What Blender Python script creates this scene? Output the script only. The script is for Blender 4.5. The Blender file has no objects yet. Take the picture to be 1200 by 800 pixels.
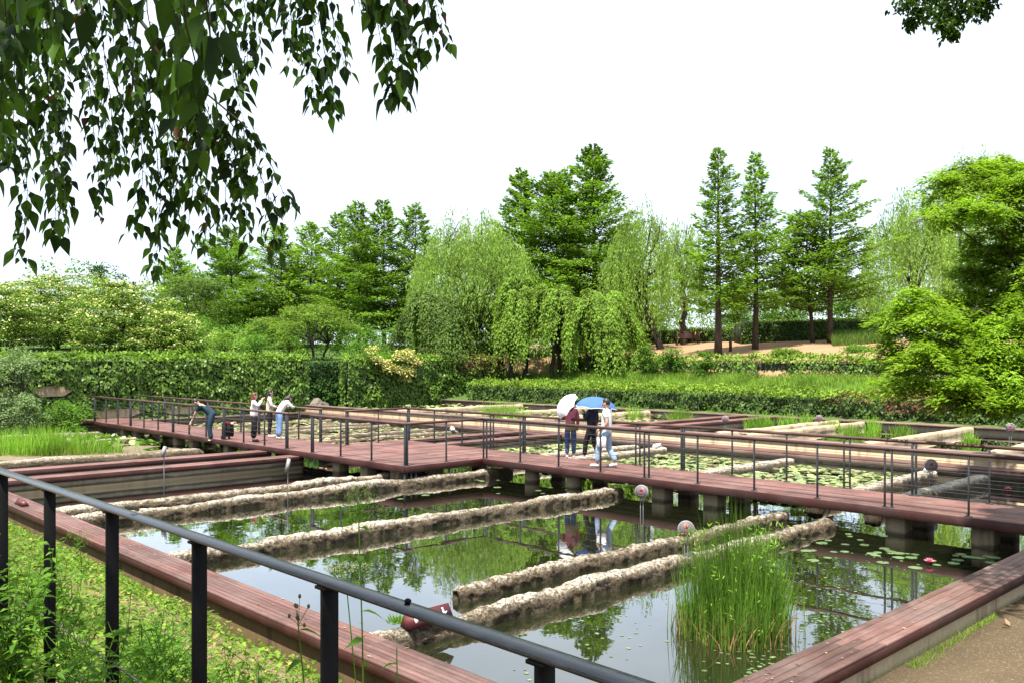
import bpy, bmesh, math, random
import numpy as np
from mathutils import Vector, Matrix, noise

# ------------------------------------------------------------------ basics
# World axes follow the basins: x runs along the troughs (away to the right), y along the boardwalk (away to the left).
# The camera stands at (0, 0, 2.7).  z = 0 is the boardwalk deck, the water of the lower basins lies at -0.54.
R = math.radians
sc = bpy.context.scene
col = sc.collection
FPX, HY, CH = 1036.0, 421.0, 2.7
SN, CN = math.sin(R(46.45)), math.cos(R(46.45))
SUN_E, CLOUD, EXPO = 5.0, 7.0, 1.17
WATER = -0.54
UPWATER = -0.03

def ab(r, f):
    return (r * SN + f * CN, -r * CN + f * SN)

def flat(u, v, z=0.0):                       # point of a level plane seen at u, v
    F = FPX * (CH - z) / (v - HY)
    x, y = ab((u - 600) / FPX * F, F)
    return Vector((x, y, z))

def at(u, v, F):                             # point at distance F
    x, y = ab((u - 600) / FPX * F, F)
    return Vector((x, y, CH - (v - HY) * F / FPX))

def nrm(a):
    return a / (np.linalg.norm(a, axis=-1, keepdims=True) + 1e-9)

def RNG(s):
    return np.random.default_rng(s)

# ------------------------------------------------------------------ mesh builder
class MB:
    def __init__(self):
        self.V, self.F, self.M, self.n = [], [], [], 0

    def add(self, verts, faces, mat=0):
        verts = np.asarray(verts, float).reshape(-1, 3)
        if isinstance(faces, np.ndarray):
            self.F.append(faces + self.n)
            self.M.append(np.full(len(faces), mat))
        else:
            by = {}
            for f in faces:
                by.setdefault(len(f), []).append(f)
            for k, fs in by.items():
                self.F.append(np.array(fs) + self.n)
                self.M.append(np.full(len(fs), mat))
        self.V.append(verts)
        self.n += len(verts)

    def box(self, c, s, mat=0, rz=0.0, ch=0.0, M=None):
        hx, hy, hz = s[0] / 2, s[1] / 2, s[2] / 2
        if ch <= 0:
            v = np.array([[x, y, z] for z in (-hz, hz) for y in (-hy, hy) for x in (-hx, hx)])
            f = [(0, 2, 3, 1), (4, 5, 7, 6), (0, 1, 5, 4), (2, 6, 7, 3), (0, 4, 6, 2), (1, 3, 7, 5)]
        else:
            bm = bmesh.new()
            bmesh.ops.create_cube(bm, size=1.0)
            for q in bm.verts:
                q.co = Vector((q.co.x * s[0], q.co.y * s[1], q.co.z * s[2]))
            bmesh.ops.bevel(bm, geom=list(bm.edges), offset=ch, segments=1, affect='EDGES', profile=0.5)
            bm.verts.index_update()
            v = np.array([q.co[:] for q in bm.verts])
            f = [tuple(q.index for q in p.verts) for p in bm.faces]
            bm.free()
        if rz:
            c_, s_ = math.cos(rz), math.sin(rz)
            v = np.stack([v[:, 0] * c_ - v[:, 1] * s_, v[:, 0] * s_ + v[:, 1] * c_, v[:, 2]], 1)
        if M is not None:
            v = v @ np.array(M.to_3x3()).T
        self.add(v + np.array(c), f, mat)

    def tube(self, pts, rad, n=6, mat=0, cap=True):
        P = np.asarray([tuple(p) for p in pts], float)
        k = len(P)
        rad = np.broadcast_to(np.asarray(rad, float), (k,))
        T = np.gradient(P, axis=0)
        T = nrm(T)
        ref = np.array([0, 0, 1.0]) if abs(T[0][2]) < 0.9 else np.array([1.0, 0, 0])
        A = nrm(np.cross(T, ref))
        B = np.cross(T, A)
        th = np.linspace(0, 2 * math.pi, n, endpoint=False)
        ring = P[:, None, :] + rad[:, None, None] * (np.cos(th)[None, :, None] * A[:, None, :] + np.sin(th)[None, :, None] * B[:, None, :])
        i = np.arange(k - 1)[:, None] * n
        j = np.arange(n)[None, :]
        j2 = (j + 1) % n
        q = np.stack([i + j, i + j2, i + n + j2, i + n + j], -1).reshape(-1, 4)
        b = self.n
        self.add(ring.reshape(-1, 3), q, mat)
        if cap:
            self.F.append(np.array([list(range(n))[::-1], [(k - 1) * n + t for t in range(n)]]) + b)
            self.M.append(np.full(2, mat))

    def ell(self, c, r, mat=0, nu=10, nv=7, M=None):
        v, f = [], []
        for i in range(nv + 1):
            ph = math.pi * i / nv
            for j in range(nu):
                t = 2 * math.pi * j / nu
                v.append((r[0] * math.sin(ph) * math.cos(t), r[1] * math.sin(ph) * math.sin(t), r[2] * math.cos(ph)))
        for i in range(nv):
            for j in range(nu):
                f.append((i * nu + j, (i + 1) * nu + j, (i + 1) * nu + (j + 1) % nu, i * nu + (j + 1) % nu))
        v = np.array(v)
        if M is not None:
            v = v @ np.array(M.to_3x3()).T
        self.add(v + np.array(tuple(c)), f, mat)

    def disc(self, c, r, h, n=16, mat=0, M=None, m2=None):      # a thick disc, axis z before M
        th = np.linspace(0, 2 * math.pi, n, endpoint=False)
        v = np.concatenate([np.stack([r * np.cos(th), r * np.sin(th), np.full(n, z)], 1) for z in (-h / 2, h / 2)])
        if M is not None:
            v = v @ np.array(M.to_3x3()).T
        v = v + np.array(tuple(c))
        b = self.n
        self.add(v, [(i, (i + 1) % n, n + (i + 1) % n, n + i) for i in range(n)], mat)
        self.F.append(np.array([list(range(n))[::-1], list(range(n, 2 * n))]) + b)
        self.M.append(np.full(2, mat if m2 is None else m2))

    def leaves(self, P, D, N, L, W, mat=0, fold=0.2, mid=0.45):
        """one four-cornered folded blade per leaf"""
        k = len(P)
        D = nrm(D)
        S = nrm(np.cross(D, N))
        U = np.cross(S, D)
        L = np.broadcast_to(np.asarray(L, float), (k,))[:, None]
        W = np.broadcast_to(np.asarray(W, float), (k,))[:, None]
        m = P + D * L * mid + U * W * fold
        v = np.stack([P, m + S * W / 2, P + D * L, m - S * W / 2], 1).reshape(-1, 3)
        q = np.arange(k * 4).reshape(-1, 4)
        self.add(v, q, mat)

    def fine_leaves(self, P, D, N, L, W, mat=0, fold=0.25, curl=0.15, shape=((0.0, 0.0), (0.12, 0.5), (0.32, 1.0), (0.6, 0.72), (0.82, 0.28), (1.0, 0.0))):
        """leaves with a real outline: two halves folded along the midrib, the tip curling down"""
        k = len(P)
        D = nrm(D)
        S = nrm(np.cross(D, N))
        U = np.cross(S, D)
        L = np.broadcast_to(np.asarray(L, float), (k,))[:, None]
        W = np.broadcast_to(np.asarray(W, float), (k,))[:, None]
        mids, lefts, rights = [], [], []
        for t, w in shape:
            c = P + D * L * t - U * L * curl * t * t
            mids.append(c)
            lefts.append(c + S * W * 0.5 * w + U * W * fold * w)
            rights.append(c - S * W * 0.5 * w + U * W * fold * w)
        s = len(shape)
        rows = mids + lefts[1:-1] + rights[1:-1]
        v = np.stack(rows, 1).reshape(-1, 3)
        nv = len(rows)
        base = (np.arange(k) * nv)[:, None]
        ln = list(range(s, s + s - 2))
        rn = list(range(2 * s - 2, 3 * s - 4))
        fq, ft = [], []
        for side, ids in ((0, ln), (1, rn)):
            a = [0] + ids + [s - 1]
            for i in range(s - 1):
                quad = [i, i + 1, a[i + 1], a[i]]
                if i == 0:
                    quad = [0, 1, a[1]]
                elif i == s - 2:
                    quad = [i, s - 1, a[i]]
                if side == 0:
                    quad = quad[::-1]
                (fq if len(quad) == 4 else ft).append(quad)
        n0 = self.n
        self.V.append(v)
        self.n += len(v)
        for fl in (fq, ft):
            if fl:
                A = np.array(fl)
                F = (base[:, None, :] + A[None]).reshape(-1, A.shape[1]) + n0
                self.F.append(F)
                self.M.append(np.full(len(F), mat))

    def build(self, name, mats, parent=None, smooth=False, loc=None):
        V = np.concatenate(self.V) if self.V else np.zeros((0, 3))
        if loc is not None:
            V = V - np.array(tuple(loc))
        elif parent is not None:
            V = V - np.array(tuple(wloc(parent)))
        me = bpy.data.meshes.new(name)
        me.vertices.add(len(V))
        me.vertices.foreach_set('co', V.astype(np.float32).ravel())
        loops = np.concatenate([f.ravel() for f in self.F])
        tot = np.concatenate([np.full(len(f), f.shape[1]) for f in self.F])
        start = np.concatenate([[0], np.cumsum(tot)[:-1]])
        me.loops.add(len(loops))
        me.loops.foreach_set('vertex_index', loops.astype(np.int32))
        me.polygons.add(len(tot))
        me.polygons.foreach_set('loop_start', start.astype(np.int32))
        me.polygons.foreach_set('material_index', np.concatenate(self.M).astype(np.int32))
        if smooth:
            me.polygons.foreach_set('use_smooth', np.ones(len(tot), bool))
        me.update(calc_edges=True)
        if not isinstance(mats, (list, tuple)):
            mats = [mats]
        for m in mats:
            me.materials.append(m)
        o = bpy.data.objects.new(name, me)
        col.objects.link(o)
        if loc is not None:
            o.location = loc
        if parent is not None:
            o.parent = parent
        return o

def wloc(o):
    p = Vector((0, 0, 0))
    while o is not None:
        p += o.location
        o = o.parent
    return p

def tag(o, label=None, cat=None, group=None, kind=None):
    if label: o['label'] = label
    if cat: o['category'] = cat
    if group: o['group'] = group
    if kind: o['kind'] = kind
    return o

def thing(name, loc, label, cat, group=None):
    o = bpy.data.objects.new(name, None)
    o.empty_display_size = 0.2
    col.objects.link(o)
    o.location = loc
    return tag(o, label, cat, group)

def dup(root, loc, rz=0.0, label=None, group=None, scale=None):
    r = root.copy(); col.objects.link(r)
    r.location = loc; r.rotation_euler = (0, 0, rz)
    if scale: r.scale = (scale,) * 3
    if label: r['label'] = label
    if group: r['group'] = group
    for ch in list(root.children):
        c = ch.copy(); col.objects.link(c); c.parent = r
        for g in list(ch.children):
            d = g.copy(); col.objects.link(d); d.parent = c
    return r

# ------------------------------------------------------------------ materials
def newmat(name):
    m = bpy.data.materials.new(name)
    m.use_nodes = True
    nt = m.node_tree
    for n in list(nt.nodes):
        nt.nodes.remove(n)
    out = nt.nodes.new('ShaderNodeOutputMaterial')
    return m, nt, out

def nd(nt, typ, ins=None, **kw):
    n = nt.nodes.new(typ)
    for k, v in kw.items():
        setattr(n, k, v)
    for k, v in (ins or {}).items():
        if hasattr(v, 'is_linked') or isinstance(v, bpy.types.NodeSocket):
            nt.links.new(v, n.inputs[k])
        else:
            n.inputs[k].default_value = v
    return n

def c4(c):
    return (c[0], c[1], c[2], 1.0)

def ramp(nt, fac, stops, interp='LINEAR'):
    n = nt.nodes.new('ShaderNodeValToRGB')
    nt.links.new(fac, n.inputs['Fac'])
    cr = n.color_ramp
    cr.interpolation = interp
    while len(cr.elements) < len(stops):
        cr.elements.new(0.5)
    for e, (p, c) in zip(cr.elements, stops):
        e.position = p
        e.color = c4(c) if not isinstance(c, (int, float)) else (c, c, c, 1)
    return n.outputs['Color']

def mixc(nt, fac, a, b, mode='MIX'):
    n = nt.nodes.new('ShaderNodeMix')
    n.data_type = 'RGBA'
    n.blend_type = mode
    for sock, v in ((n.inputs[0], fac), (n.inputs[6], a), (n.inputs[7], b)):
        if isinstance(v, bpy.types.NodeSocket):
            nt.links.new(v, sock)
        elif isinstance(v, (tuple, list)):
            sock.default_value = c4(v)
        else:
            sock.default_value = v if sock.type != 'RGBA' else (v, v, v, 1)
    return n.outputs[2]

def noise_tex(nt, scale, detail=3, rough=0.55, vec=None, dim=None):
    n = nd(nt, 'ShaderNodeTexNoise', {'Scale': scale, 'Detail': detail, 'Roughness': rough})
    if vec is None:
        vec = nd(nt, 'ShaderNodeNewGeometry').outputs['Position']
    nt.links.new(vec, n.inputs['Vector'])
    return n.outputs['Fac']

def position(nt, scale=(1, 1, 1)):
    g = nd(nt, 'ShaderNodeNewGeometry')
    mp = nd(nt, 'ShaderNodeMapping', {'Vector': g.outputs['Position'], 'Scale': scale})
    return mp.outputs['Vector']

def leafmat(name, a, b, trans=0.35, clump=0.6, rough=0.6, spec=0.12, var=(0.62, 1.35), tint=(1.15, 1.25, 0.55)):
    m, nt, out = newmat(name)
    g = nd(nt, 'ShaderNodeNewGeometry')
    c = mixc(nt, g.outputs['Random Per Island'], a, b)
    nz = noise_tex(nt, clump, 2)
    v = ramp(nt, nz, [(0.3, var[0]), (0.7, var[1])])
    c = mixc(nt, 1.0, c, v, 'MULTIPLY')
    p = nd(nt, 'ShaderNodeBsdfPrincipled', {'Base Color': c, 'Roughness': rough, 'Specular IOR Level': spec})
    tc = mixc(nt, 1.0, c, tint, 'MULTIPLY')
    t = nd(nt, 'ShaderNodeBsdfTranslucent', {'Color': tc})
    mx = nd(nt, 'ShaderNodeMixShader', {0: trans, 1: p.outputs[0], 2: t.outputs[0]})
    nt.links.new(mx.outputs[0], out.inputs['Surface'])
    return m

def plainmat(name, a, b=None, rough=0.6, scale=3.0, metal=0.0, bump=0.0, bscale=30, spec=0.4, stretch=(1, 1, 1)):
    m, nt, out = newmat(name)
    b = b or tuple(x * 0.8 for x in a)
    vec = position(nt, stretch)
    c = ramp(nt, noise_tex(nt, scale, 4, 0.6, vec), [(0.3, a), (0.7, b)])
    p = nd(nt, 'ShaderNodeBsdfPrincipled', {'Base Color': c, 'Roughness': rough, 'Metallic': metal, 'Specular IOR Level': spec})
    if bump:
        bn = nd(nt, 'ShaderNodeBump', {'Strength': bump, 'Distance': 0.02, 'Height': noise_tex(nt, bscale, 4, 0.6, vec)})
        nt.links.new(bn.outputs[0], p.inputs['Normal'])
    nt.links.new(p.outputs[0], out.inputs['Surface'])
    return m

def woodmat(name, dark, light, along='y', rough=0.55, grey=0.25):
    m, nt, out = newmat(name)
    st = {'y': (14, 0.9, 14), 'x': (0.9, 14, 14), 'z': (14, 14, 0.9)}[along]
    g = nd(nt, 'ShaderNodeNewGeometry')
    grain = noise_tex(nt, 2.2, 5, 0.65, position(nt, st))
    c = ramp(nt, grain, [(0.25, dark), (0.75, light)])
    isl = ramp(nt, g.outputs['Random Per Island'], [(0, 0.66), (1, 1.22)])
    c = mixc(nt, 1.0, c, isl, 'MULTIPLY')
    wx = noise_tex(nt, 1.1, 4, 0.6)
    gf = ramp(nt, wx, [(0.42, 0.0), (0.7, grey)])
    c = mixc(nt, gf, c, (0.27, 0.22, 0.19))
    c = mixc(nt, 1.0, c, ramp(nt, noise_tex(nt, 0.75, 5, 0.7), [(0.32, 0.62), (0.55, 1.1)]), 'MULTIPLY')
    fine = noise_tex(nt, 42, 3, 0.7)
    c = mixc(nt, 1.0, c, ramp(nt, fine, [(0.3, 0.86), (0.7, 1.1)]), 'MULTIPLY')
    p = nd(nt, 'ShaderNodeBsdfPrincipled', {'Base Color': c, 'Roughness': rough, 'Specular IOR Level': 0.2})
    bn = nd(nt, 'ShaderNodeBump', {'Strength': 0.25, 'Distance': 0.004, 'Height': grain})
    nt.links.new(bn.outputs[0], p.inputs['Normal'])
    nt.links.new(p.outputs[0], out.inputs['Surface'])
    return m

def concretemat(name, base, stain, dark, damp_z=None, streak=0.6, damp=(0.035, 0.028, 0.015)):
    """stained cast concrete: vertical run marks, blotches, a wet band above the water line"""
    m, nt, out = newmat(name)
    c = ramp(nt, noise_tex(nt, 2.3, 5, 0.65), [(0.3, base), (0.72, stain)])
    run = noise_tex(nt, 3.4, 4, 0.7, position(nt, (1, 1, 0.10)))
    c = mixc(nt, ramp(nt, run, [(0.52, 0.0), (0.68, streak)]), c, dark)
    c = mixc(nt, 1.0, c, ramp(nt, noise_tex(nt, 38, 4, 0.7), [(0.25, 0.75), (0.75, 1.2)]), 'MULTIPLY')
    if damp_z is not None:
        g = nd(nt, 'ShaderNodeNewGeometry')
        sx = nd(nt, 'ShaderNodeSeparateXYZ', {0: g.outputs['Position']})
        wob = nd(nt, 'ShaderNodeMath', {0: noise_tex(nt, 1.6, 3), 1: 0.16}, operation='MULTIPLY_ADD')
        wob.inputs[2].default_value = damp_z - 0.08
        d = nd(nt, 'ShaderNodeMath', {0: wob.outputs[0], 1: sx.outputs['Z']}, operation='SUBTRACT')
        f = nd(nt, 'ShaderNodeMapRange', {'Value': d.outputs[0], 'From Min': -0.03, 'From Max': 0.03, 'To Min': 0, 'To Max': 0.85})
        c = mixc(nt, f.outputs[0], c, damp)
    p = nd(nt, 'ShaderNodeBsdfPrincipled', {'Base Color': c, 'Roughness': 0.85, 'Specular IOR Level': 0.25})
    bn = nd(nt, 'ShaderNodeBump', {'Strength': 0.5, 'Distance': 0.01, 'Height': noise_tex(nt, 25, 5, 0.7)})
    nt.links.new(bn.outputs[0], p.inputs['Normal'])
    nt.links.new(p.outputs[0], out.inputs['Surface'])
    return m

def logmat(name):
    """crumbling exposed-aggregate concrete, pale on the crown and brown near the water"""
    m, nt, out = newmat(name)
    g = nd(nt, 'ShaderNodeNewGeometry')
    c = ramp(nt, noise_tex(nt, 5.5, 5, 0.7), [(0.28, (0.25, 0.19, 0.125)), (0.44, (0.48, 0.405, 0.305)), (0.66, (0.68, 0.61, 0.50))])
    vo = nd(nt, 'ShaderNodeTexVoronoi', {'Scale': 48.0, 'Vector': g.outputs['Position']})
    pits = ramp(nt, vo.outputs['Distance'], [(0.0, 0.35), (0.22, 1.0)])
    nzp = noise_tex(nt, 24, 5, 0.8)
    pit2 = ramp(nt, nzp, [(0.39, 0.08), (0.51, 1.0)])
    k = mixc(nt, 1.0, pits, pit2, 'MULTIPLY')
    c = mixc(nt, k, (0.095, 0.070, 0.045), c)
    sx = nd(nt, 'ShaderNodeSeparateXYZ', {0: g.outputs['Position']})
    # browner up to a noisy height over the water, only the crown stays pale
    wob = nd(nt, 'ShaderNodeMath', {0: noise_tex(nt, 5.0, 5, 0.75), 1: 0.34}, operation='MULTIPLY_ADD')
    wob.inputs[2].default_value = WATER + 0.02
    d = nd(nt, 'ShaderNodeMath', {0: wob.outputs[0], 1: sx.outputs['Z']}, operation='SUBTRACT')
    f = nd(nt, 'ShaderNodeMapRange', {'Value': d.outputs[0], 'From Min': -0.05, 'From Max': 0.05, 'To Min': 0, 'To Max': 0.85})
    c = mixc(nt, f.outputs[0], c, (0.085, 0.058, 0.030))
    p = nd(nt, 'ShaderNodeBsdfPrincipled', {'Base Color': c, 'Roughness': 0.95, 'Specular IOR Level': 0.15})
    h = mixc(nt, 0.5, k, nzp)
    bn = nd(nt, 'ShaderNodeBump', {'Strength': 0.9, 'Distance': 0.03, 'Height': h})
    nt.links.new(bn.outputs[0], p.inputs['Normal'])
    nt.links.new(p.outputs[0], out.inputs['Surface'])
    return m

def watermat(name, murk=(0.020, 0.024, 0.009), clear=0.32):
    m, nt, out = newmat(name)
    ht = noise_tex(nt, 1.6, 3, 0.5, position(nt, (1.0, 1.0, 1.0)))
    bn = nd(nt, 'ShaderNodeBump', {'Strength': 0.035, 'Distance': 0.05, 'Height': ht})
    fr = nd(nt, 'ShaderNodeFresnel', {'IOR': 1.36, 'Normal': bn.outputs[0]})
    fr2 = nd(nt, 'ShaderNodeMath', {0: fr.outputs[0], 1: 2.1}, operation='MULTIPLY', use_clamp=True)
    gl = nd(nt, 'ShaderNodeBsdfGlossy', {'Color': (0.97, 0.98, 1.0, 1), 'Roughness': 0.012, 'Normal': bn.outputs[0]})
    df = nd(nt, 'ShaderNodeBsdfDiffuse', {'Color': c4(murk)})
    tr = nd(nt, 'ShaderNodeBsdfTransparent', {'Color': (0.62, 0.60, 0.40, 1)})
    body = nd(nt, 'ShaderNodeMixShader', {0: clear, 1: df.outputs[0], 2: tr.outputs[0]})
    mx = nd(nt, 'ShaderNodeMixShader', {0: fr2.outputs[0], 1: body.outputs[0], 2: gl.outputs[0]})
    nt.links.new(mx.outputs[0], out.inputs['Surface'])
    return m

M = {}
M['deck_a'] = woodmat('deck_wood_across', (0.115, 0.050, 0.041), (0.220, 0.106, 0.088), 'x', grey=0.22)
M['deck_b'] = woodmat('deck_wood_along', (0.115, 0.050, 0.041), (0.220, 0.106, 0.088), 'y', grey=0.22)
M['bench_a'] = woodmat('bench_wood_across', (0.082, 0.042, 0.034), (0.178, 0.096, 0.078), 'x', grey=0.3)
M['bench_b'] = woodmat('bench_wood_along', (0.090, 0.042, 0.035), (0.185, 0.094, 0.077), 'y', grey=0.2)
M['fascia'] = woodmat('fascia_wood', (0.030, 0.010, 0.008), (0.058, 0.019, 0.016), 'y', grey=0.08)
M['cap'] = woodmat('cap_wood', (0.130, 0.072, 0.058), (0.230, 0.145, 0.120), 'y', grey=0.4)
M['rail'] = woodmat('handrail_wood', (0.050, 0.022, 0.017), (0.105, 0.050, 0.038), 'y', rough=0.4, grey=0.15)
M['post'] = plainmat('grey_painted_steel', (0.030, 0.031, 0.034), (0.055, 0.056, 0.060), 0.45, 6, 0.3)
M['cable'] = plainmat('steel_cable', (0.08, 0.08, 0.08), (0.14, 0.14, 0.14), 0.4, 20, 0.6)
M['black'] = plainmat('black_painted_steel', (0.003, 0.003, 0.0035), (0.006, 0.006, 0.0065), 0.6, 8, 0.0, 0.12, 90, 0.1)
M['blacktop'] = plainmat('worn_black_steel', (0.003, 0.003, 0.0035), (0.009, 0.0095, 0.011), 0.24, 14, 0.0, 0.10, 120, 0.55, (1, 0.2, 1))
M['conc'] = concretemat('basin_concrete', (0.28, 0.23, 0.16), (0.20, 0.155, 0.10), (0.07, 0.05, 0.032), WATER + 0.17)
M['conc_tan'] = concretemat('tan_concrete', (0.46, 0.36, 0.235), (0.40, 0.29, 0.175), (0.12, 0.075, 0.045), None, 0.7)
M['conc_dark'] = concretemat('dark_brown_concrete', (0.12, 0.080, 0.036), (0.07, 0.046, 0.022), (0.03, 0.022, 0.013), None, 0.8)  # darker, browner concrete than the other basin walls
M['pillar'] = concretemat('pillar_concrete', (0.27, 0.215, 0.145), (0.18, 0.14, 0.09), (0.07, 0.05, 0.035), WATER + 0.06)
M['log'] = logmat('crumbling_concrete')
M['steel_dark'] = plainmat('dark_joist', (0.02, 0.014, 0.012), (0.035, 0.025, 0.02), 0.8)
M['water'] = watermat('pond_water')
M['bark'] = plainmat('brown_bark', (0.085, 0.058, 0.040), (0.035, 0.025, 0.018), 0.9, 6, 0, 0.8, 14, 0.2, (1, 1, 0.25))
M['bark_dark'] = plainmat('dark_bark', (0.045, 0.036, 0.028), (0.018, 0.015, 0.012), 0.9, 6, 0, 0.8, 14, 0.2, (1, 1, 0.3))
M['twig'] = plainmat('dark_twig', (0.030, 0.022, 0.016), (0.014, 0.011, 0.009), 0.8, 20)

M['meta'] = leafmat('redwood_needles', (0.100, 0.190, 0.020), (0.200, 0.325, 0.040), 0.48, 0.5)
M['meta2'] = leafmat('redwood_needles_fresh', (0.125, 0.225, 0.024), (0.240, 0.370, 0.048), 0.5, 0.5)
M['willow'] = leafmat('willow_leaves', (0.195, 0.310, 0.052), (0.335, 0.475, 0.110), 0.48, 0.5, var=(0.7, 1.2))
M['weep'] = leafmat('weeping_leaves', (0.135, 0.240, 0.030), (0.260, 0.380, 0.060), 0.46, 0.8)
M['weep_dark'] = leafmat('dark_weeping_leaves', (0.070, 0.125, 0.024), (0.145, 0.220, 0.045), 0.4, 0.8)
M['dog'] = leafmat('dogwood_leaves', (0.090, 0.175, 0.022), (0.190, 0.300, 0.045), 0.35, 0.5)
M['dogflower'] = leafmat('dogwood_blossom', (0.44, 0.48, 0.17), (0.66, 0.66, 0.34), 0.25, 0.7, var=(0.8, 1.15))
M['maple'] = leafmat('maple_leaves', (0.095, 0.165, 0.022), (0.195, 0.290, 0.042), 0.4, 0.8)
M['shrub'] = leafmat('shrub_leaves', (0.060, 0.145, 0.018), (0.150, 0.270, 0.038), 0.38, 0.9)
M['darkshrub'] = leafmat('dark_shrub_leaves', (0.026, 0.066, 0.014), (0.060, 0.125, 0.026), 0.25, 0.8)
M['greyshrub'] = leafmat('grey_green_leaves', (0.110, 0.175, 0.065), (0.210, 0.285, 0.125), 0.3, 0.9)
M['wood_far'] = leafmat('far_wood_leaves', (0.085, 0.160, 0.028), (0.170, 0.275, 0.052), 0.4, 0.25)
M['bright'] = leafmat('right_tree_leaves', (0.115, 0.215, 0.014), (0.265, 0.395, 0.030), 0.5, 0.9, rough=0.45, spec=0.22)
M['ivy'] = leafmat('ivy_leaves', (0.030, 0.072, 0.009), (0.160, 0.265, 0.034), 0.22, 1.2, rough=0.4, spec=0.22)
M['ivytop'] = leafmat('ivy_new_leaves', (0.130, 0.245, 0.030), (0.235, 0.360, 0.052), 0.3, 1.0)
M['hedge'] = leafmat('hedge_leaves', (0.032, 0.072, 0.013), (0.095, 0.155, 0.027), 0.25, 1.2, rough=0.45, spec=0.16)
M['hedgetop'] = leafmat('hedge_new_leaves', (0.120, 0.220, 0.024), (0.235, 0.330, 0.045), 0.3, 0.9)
M['hedgered'] = leafmat('hedge_bronze_leaves', (0.105, 0.050, 0.026), (0.200, 0.105, 0.050), 0.25, 1.2)
M['core'] = plainmat('dark_core', (0.012, 0.022, 0.007), (0.022, 0.035, 0.010), 0.95, 8)  # dark green of the solid boxes behind hedge and ivy leaves
M['grass'] = leafmat('long_grass', (0.110, 0.205, 0.022), (0.225, 0.345, 0.048), 0.35, 0.6)
M['reed'] = leafmat('reed_blades', (0.050, 0.125, 0.012), (0.145, 0.265, 0.032), 0.3, 1.5)
M['reedlight'] = leafmat('young_reed_blades', (0.150, 0.300, 0.026), (0.260, 0.430, 0.055), 0.35, 1.0)
M['straw'] = leafmat('dry_reed_stems', (0.23, 0.13, 0.06), (0.40, 0.27, 0.13), 0.15, 2.0)
M['yellow'] = leafmat('yellow_flowers', (0.50, 0.43, 0.12), (0.66, 0.60, 0.26), 0.2, 1.0)
M['weed'] = leafmat('weed_leaves', (0.055, 0.145, 0.012), (0.150, 0.290, 0.030), 0.4, 2.5, rough=0.5)
M['cover'] = leafmat('groundcover_leaves', (0.070, 0.150, 0.014), (0.190, 0.290, 0.042), 0.35, 1.6)
M['coveryellow'] = leafmat('yellowing_leaves', (0.26, 0.25, 0.05), (0.42, 0.38, 0.12), 0.3, 2.0)
M['litter'] = leafmat('dry_leaf_litter', (0.16, 0.095, 0.045), (0.36, 0.25, 0.14), 0.1, 2.0)
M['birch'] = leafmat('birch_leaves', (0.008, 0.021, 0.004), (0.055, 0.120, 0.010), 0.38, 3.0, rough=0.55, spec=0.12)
M['birchred'] = leafmat('withered_leaves', (0.10, 0.035, 0.02), (0.17, 0.07, 0.03), 0.25, 3.0)
M['pad'] = leafmat('lily_pads', (0.070, 0.125, 0.040), (0.150, 0.215, 0.085), 0.05, 1.5, rough=0.35, spec=0.6)
M['padmix'] = leafmat('crowded_pads', (0.140, 0.210, 0.055), (0.340, 0.390, 0.150), 0.08, 1.4, rough=0.4, spec=0.5)
M['paddry'] = leafmat('browning_pads', (0.17, 0.125, 0.060), (0.36, 0.29, 0.155), 0.05, 1.4)
M['pink'] = plainmat('pink_petals', (0.75, 0.16, 0.26), (0.85, 0.30, 0.38), 0.5)
M['white'] = plainmat('white_enamel', (0.78, 0.78, 0.76), (0.70, 0.70, 0.68), 0.4)
M['maroon'] = plainmat('maroon_sign_paint', (0.105, 0.020, 0.022), (0.08, 0.016, 0.018), 0.45)
M['signgrey'] = plainmat('grey_sign_metal', (0.10, 0.098, 0.10), (0.15, 0.146, 0.146), 0.45, 6, 0.4)
M['signrim'] = plainmat('pale_sign_rim', (0.25, 0.245, 0.25), (0.32, 0.31, 0.31), 0.45, 6, 0.2)
M['bud'] = plainmat('brown_buds', (0.10, 0.075, 0.03), (0.06, 0.05, 0.02), 0.7)
M['signface'] = plainmat('pale_sign_face', (0.105, 0.088, 0.092), (0.14, 0.12, 0.122), 0.5)
M['rock'] = concretemat('rock', (0.20, 0.165, 0.13), (0.13, 0.105, 0.08), (0.08, 0.07, 0.055), None, 0.5)
# ------------------------------------------------------------------ terrain
def interp(x, xs, ys):
    return float(np.interp(x, xs, ys))

def hill_a(d):
    return interp(d, [0, 1.5, 3, 7, 8.4, 8.9, 9.4, 14, 21, 40, 100, 400], [0.2, 0.4, 0.75, 1.5, 1.65, 2.62, 2.82, 3.35, 4.0, 4.3, 4.5, 4.5])

def hill_b(d):
    return interp(d, [0, 0.4, 8, 20, 50, 400], [0.0, 2.2, 2.7, 3.4, 4.3, 4.5])

def height(a, b):
    n = noise.noise((a * 0.35, b * 0.35, 0)) * 0.06
    if 25.45 < a < 30.5 and 43.55 < b < 46.9:
        return -0.15 + n
    if b > 43.55:
        hb = hill_b(b - 43.55)
        if a <= 40.4:
            return hb + n
        t = min(1, (a - 40.4) / 3)
        return hb * (1 - t) + hill_a(max(a - 35.5, b - 43.55)) * t + n
    if a > 35.45:
        return hill_a(a - 35.45) + n * (1 if a > 36 else 0)
    if a < 4.85:
        s = min(1, max(0, (4.72 - a) / 3.6))
        return -0.55 + 1.62 * s ** 0.95 + n * s
    if b < 3.95:
        return -0.46 + n * 0.5
    return -1.15 if a < 25.5 else -0.7

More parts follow.
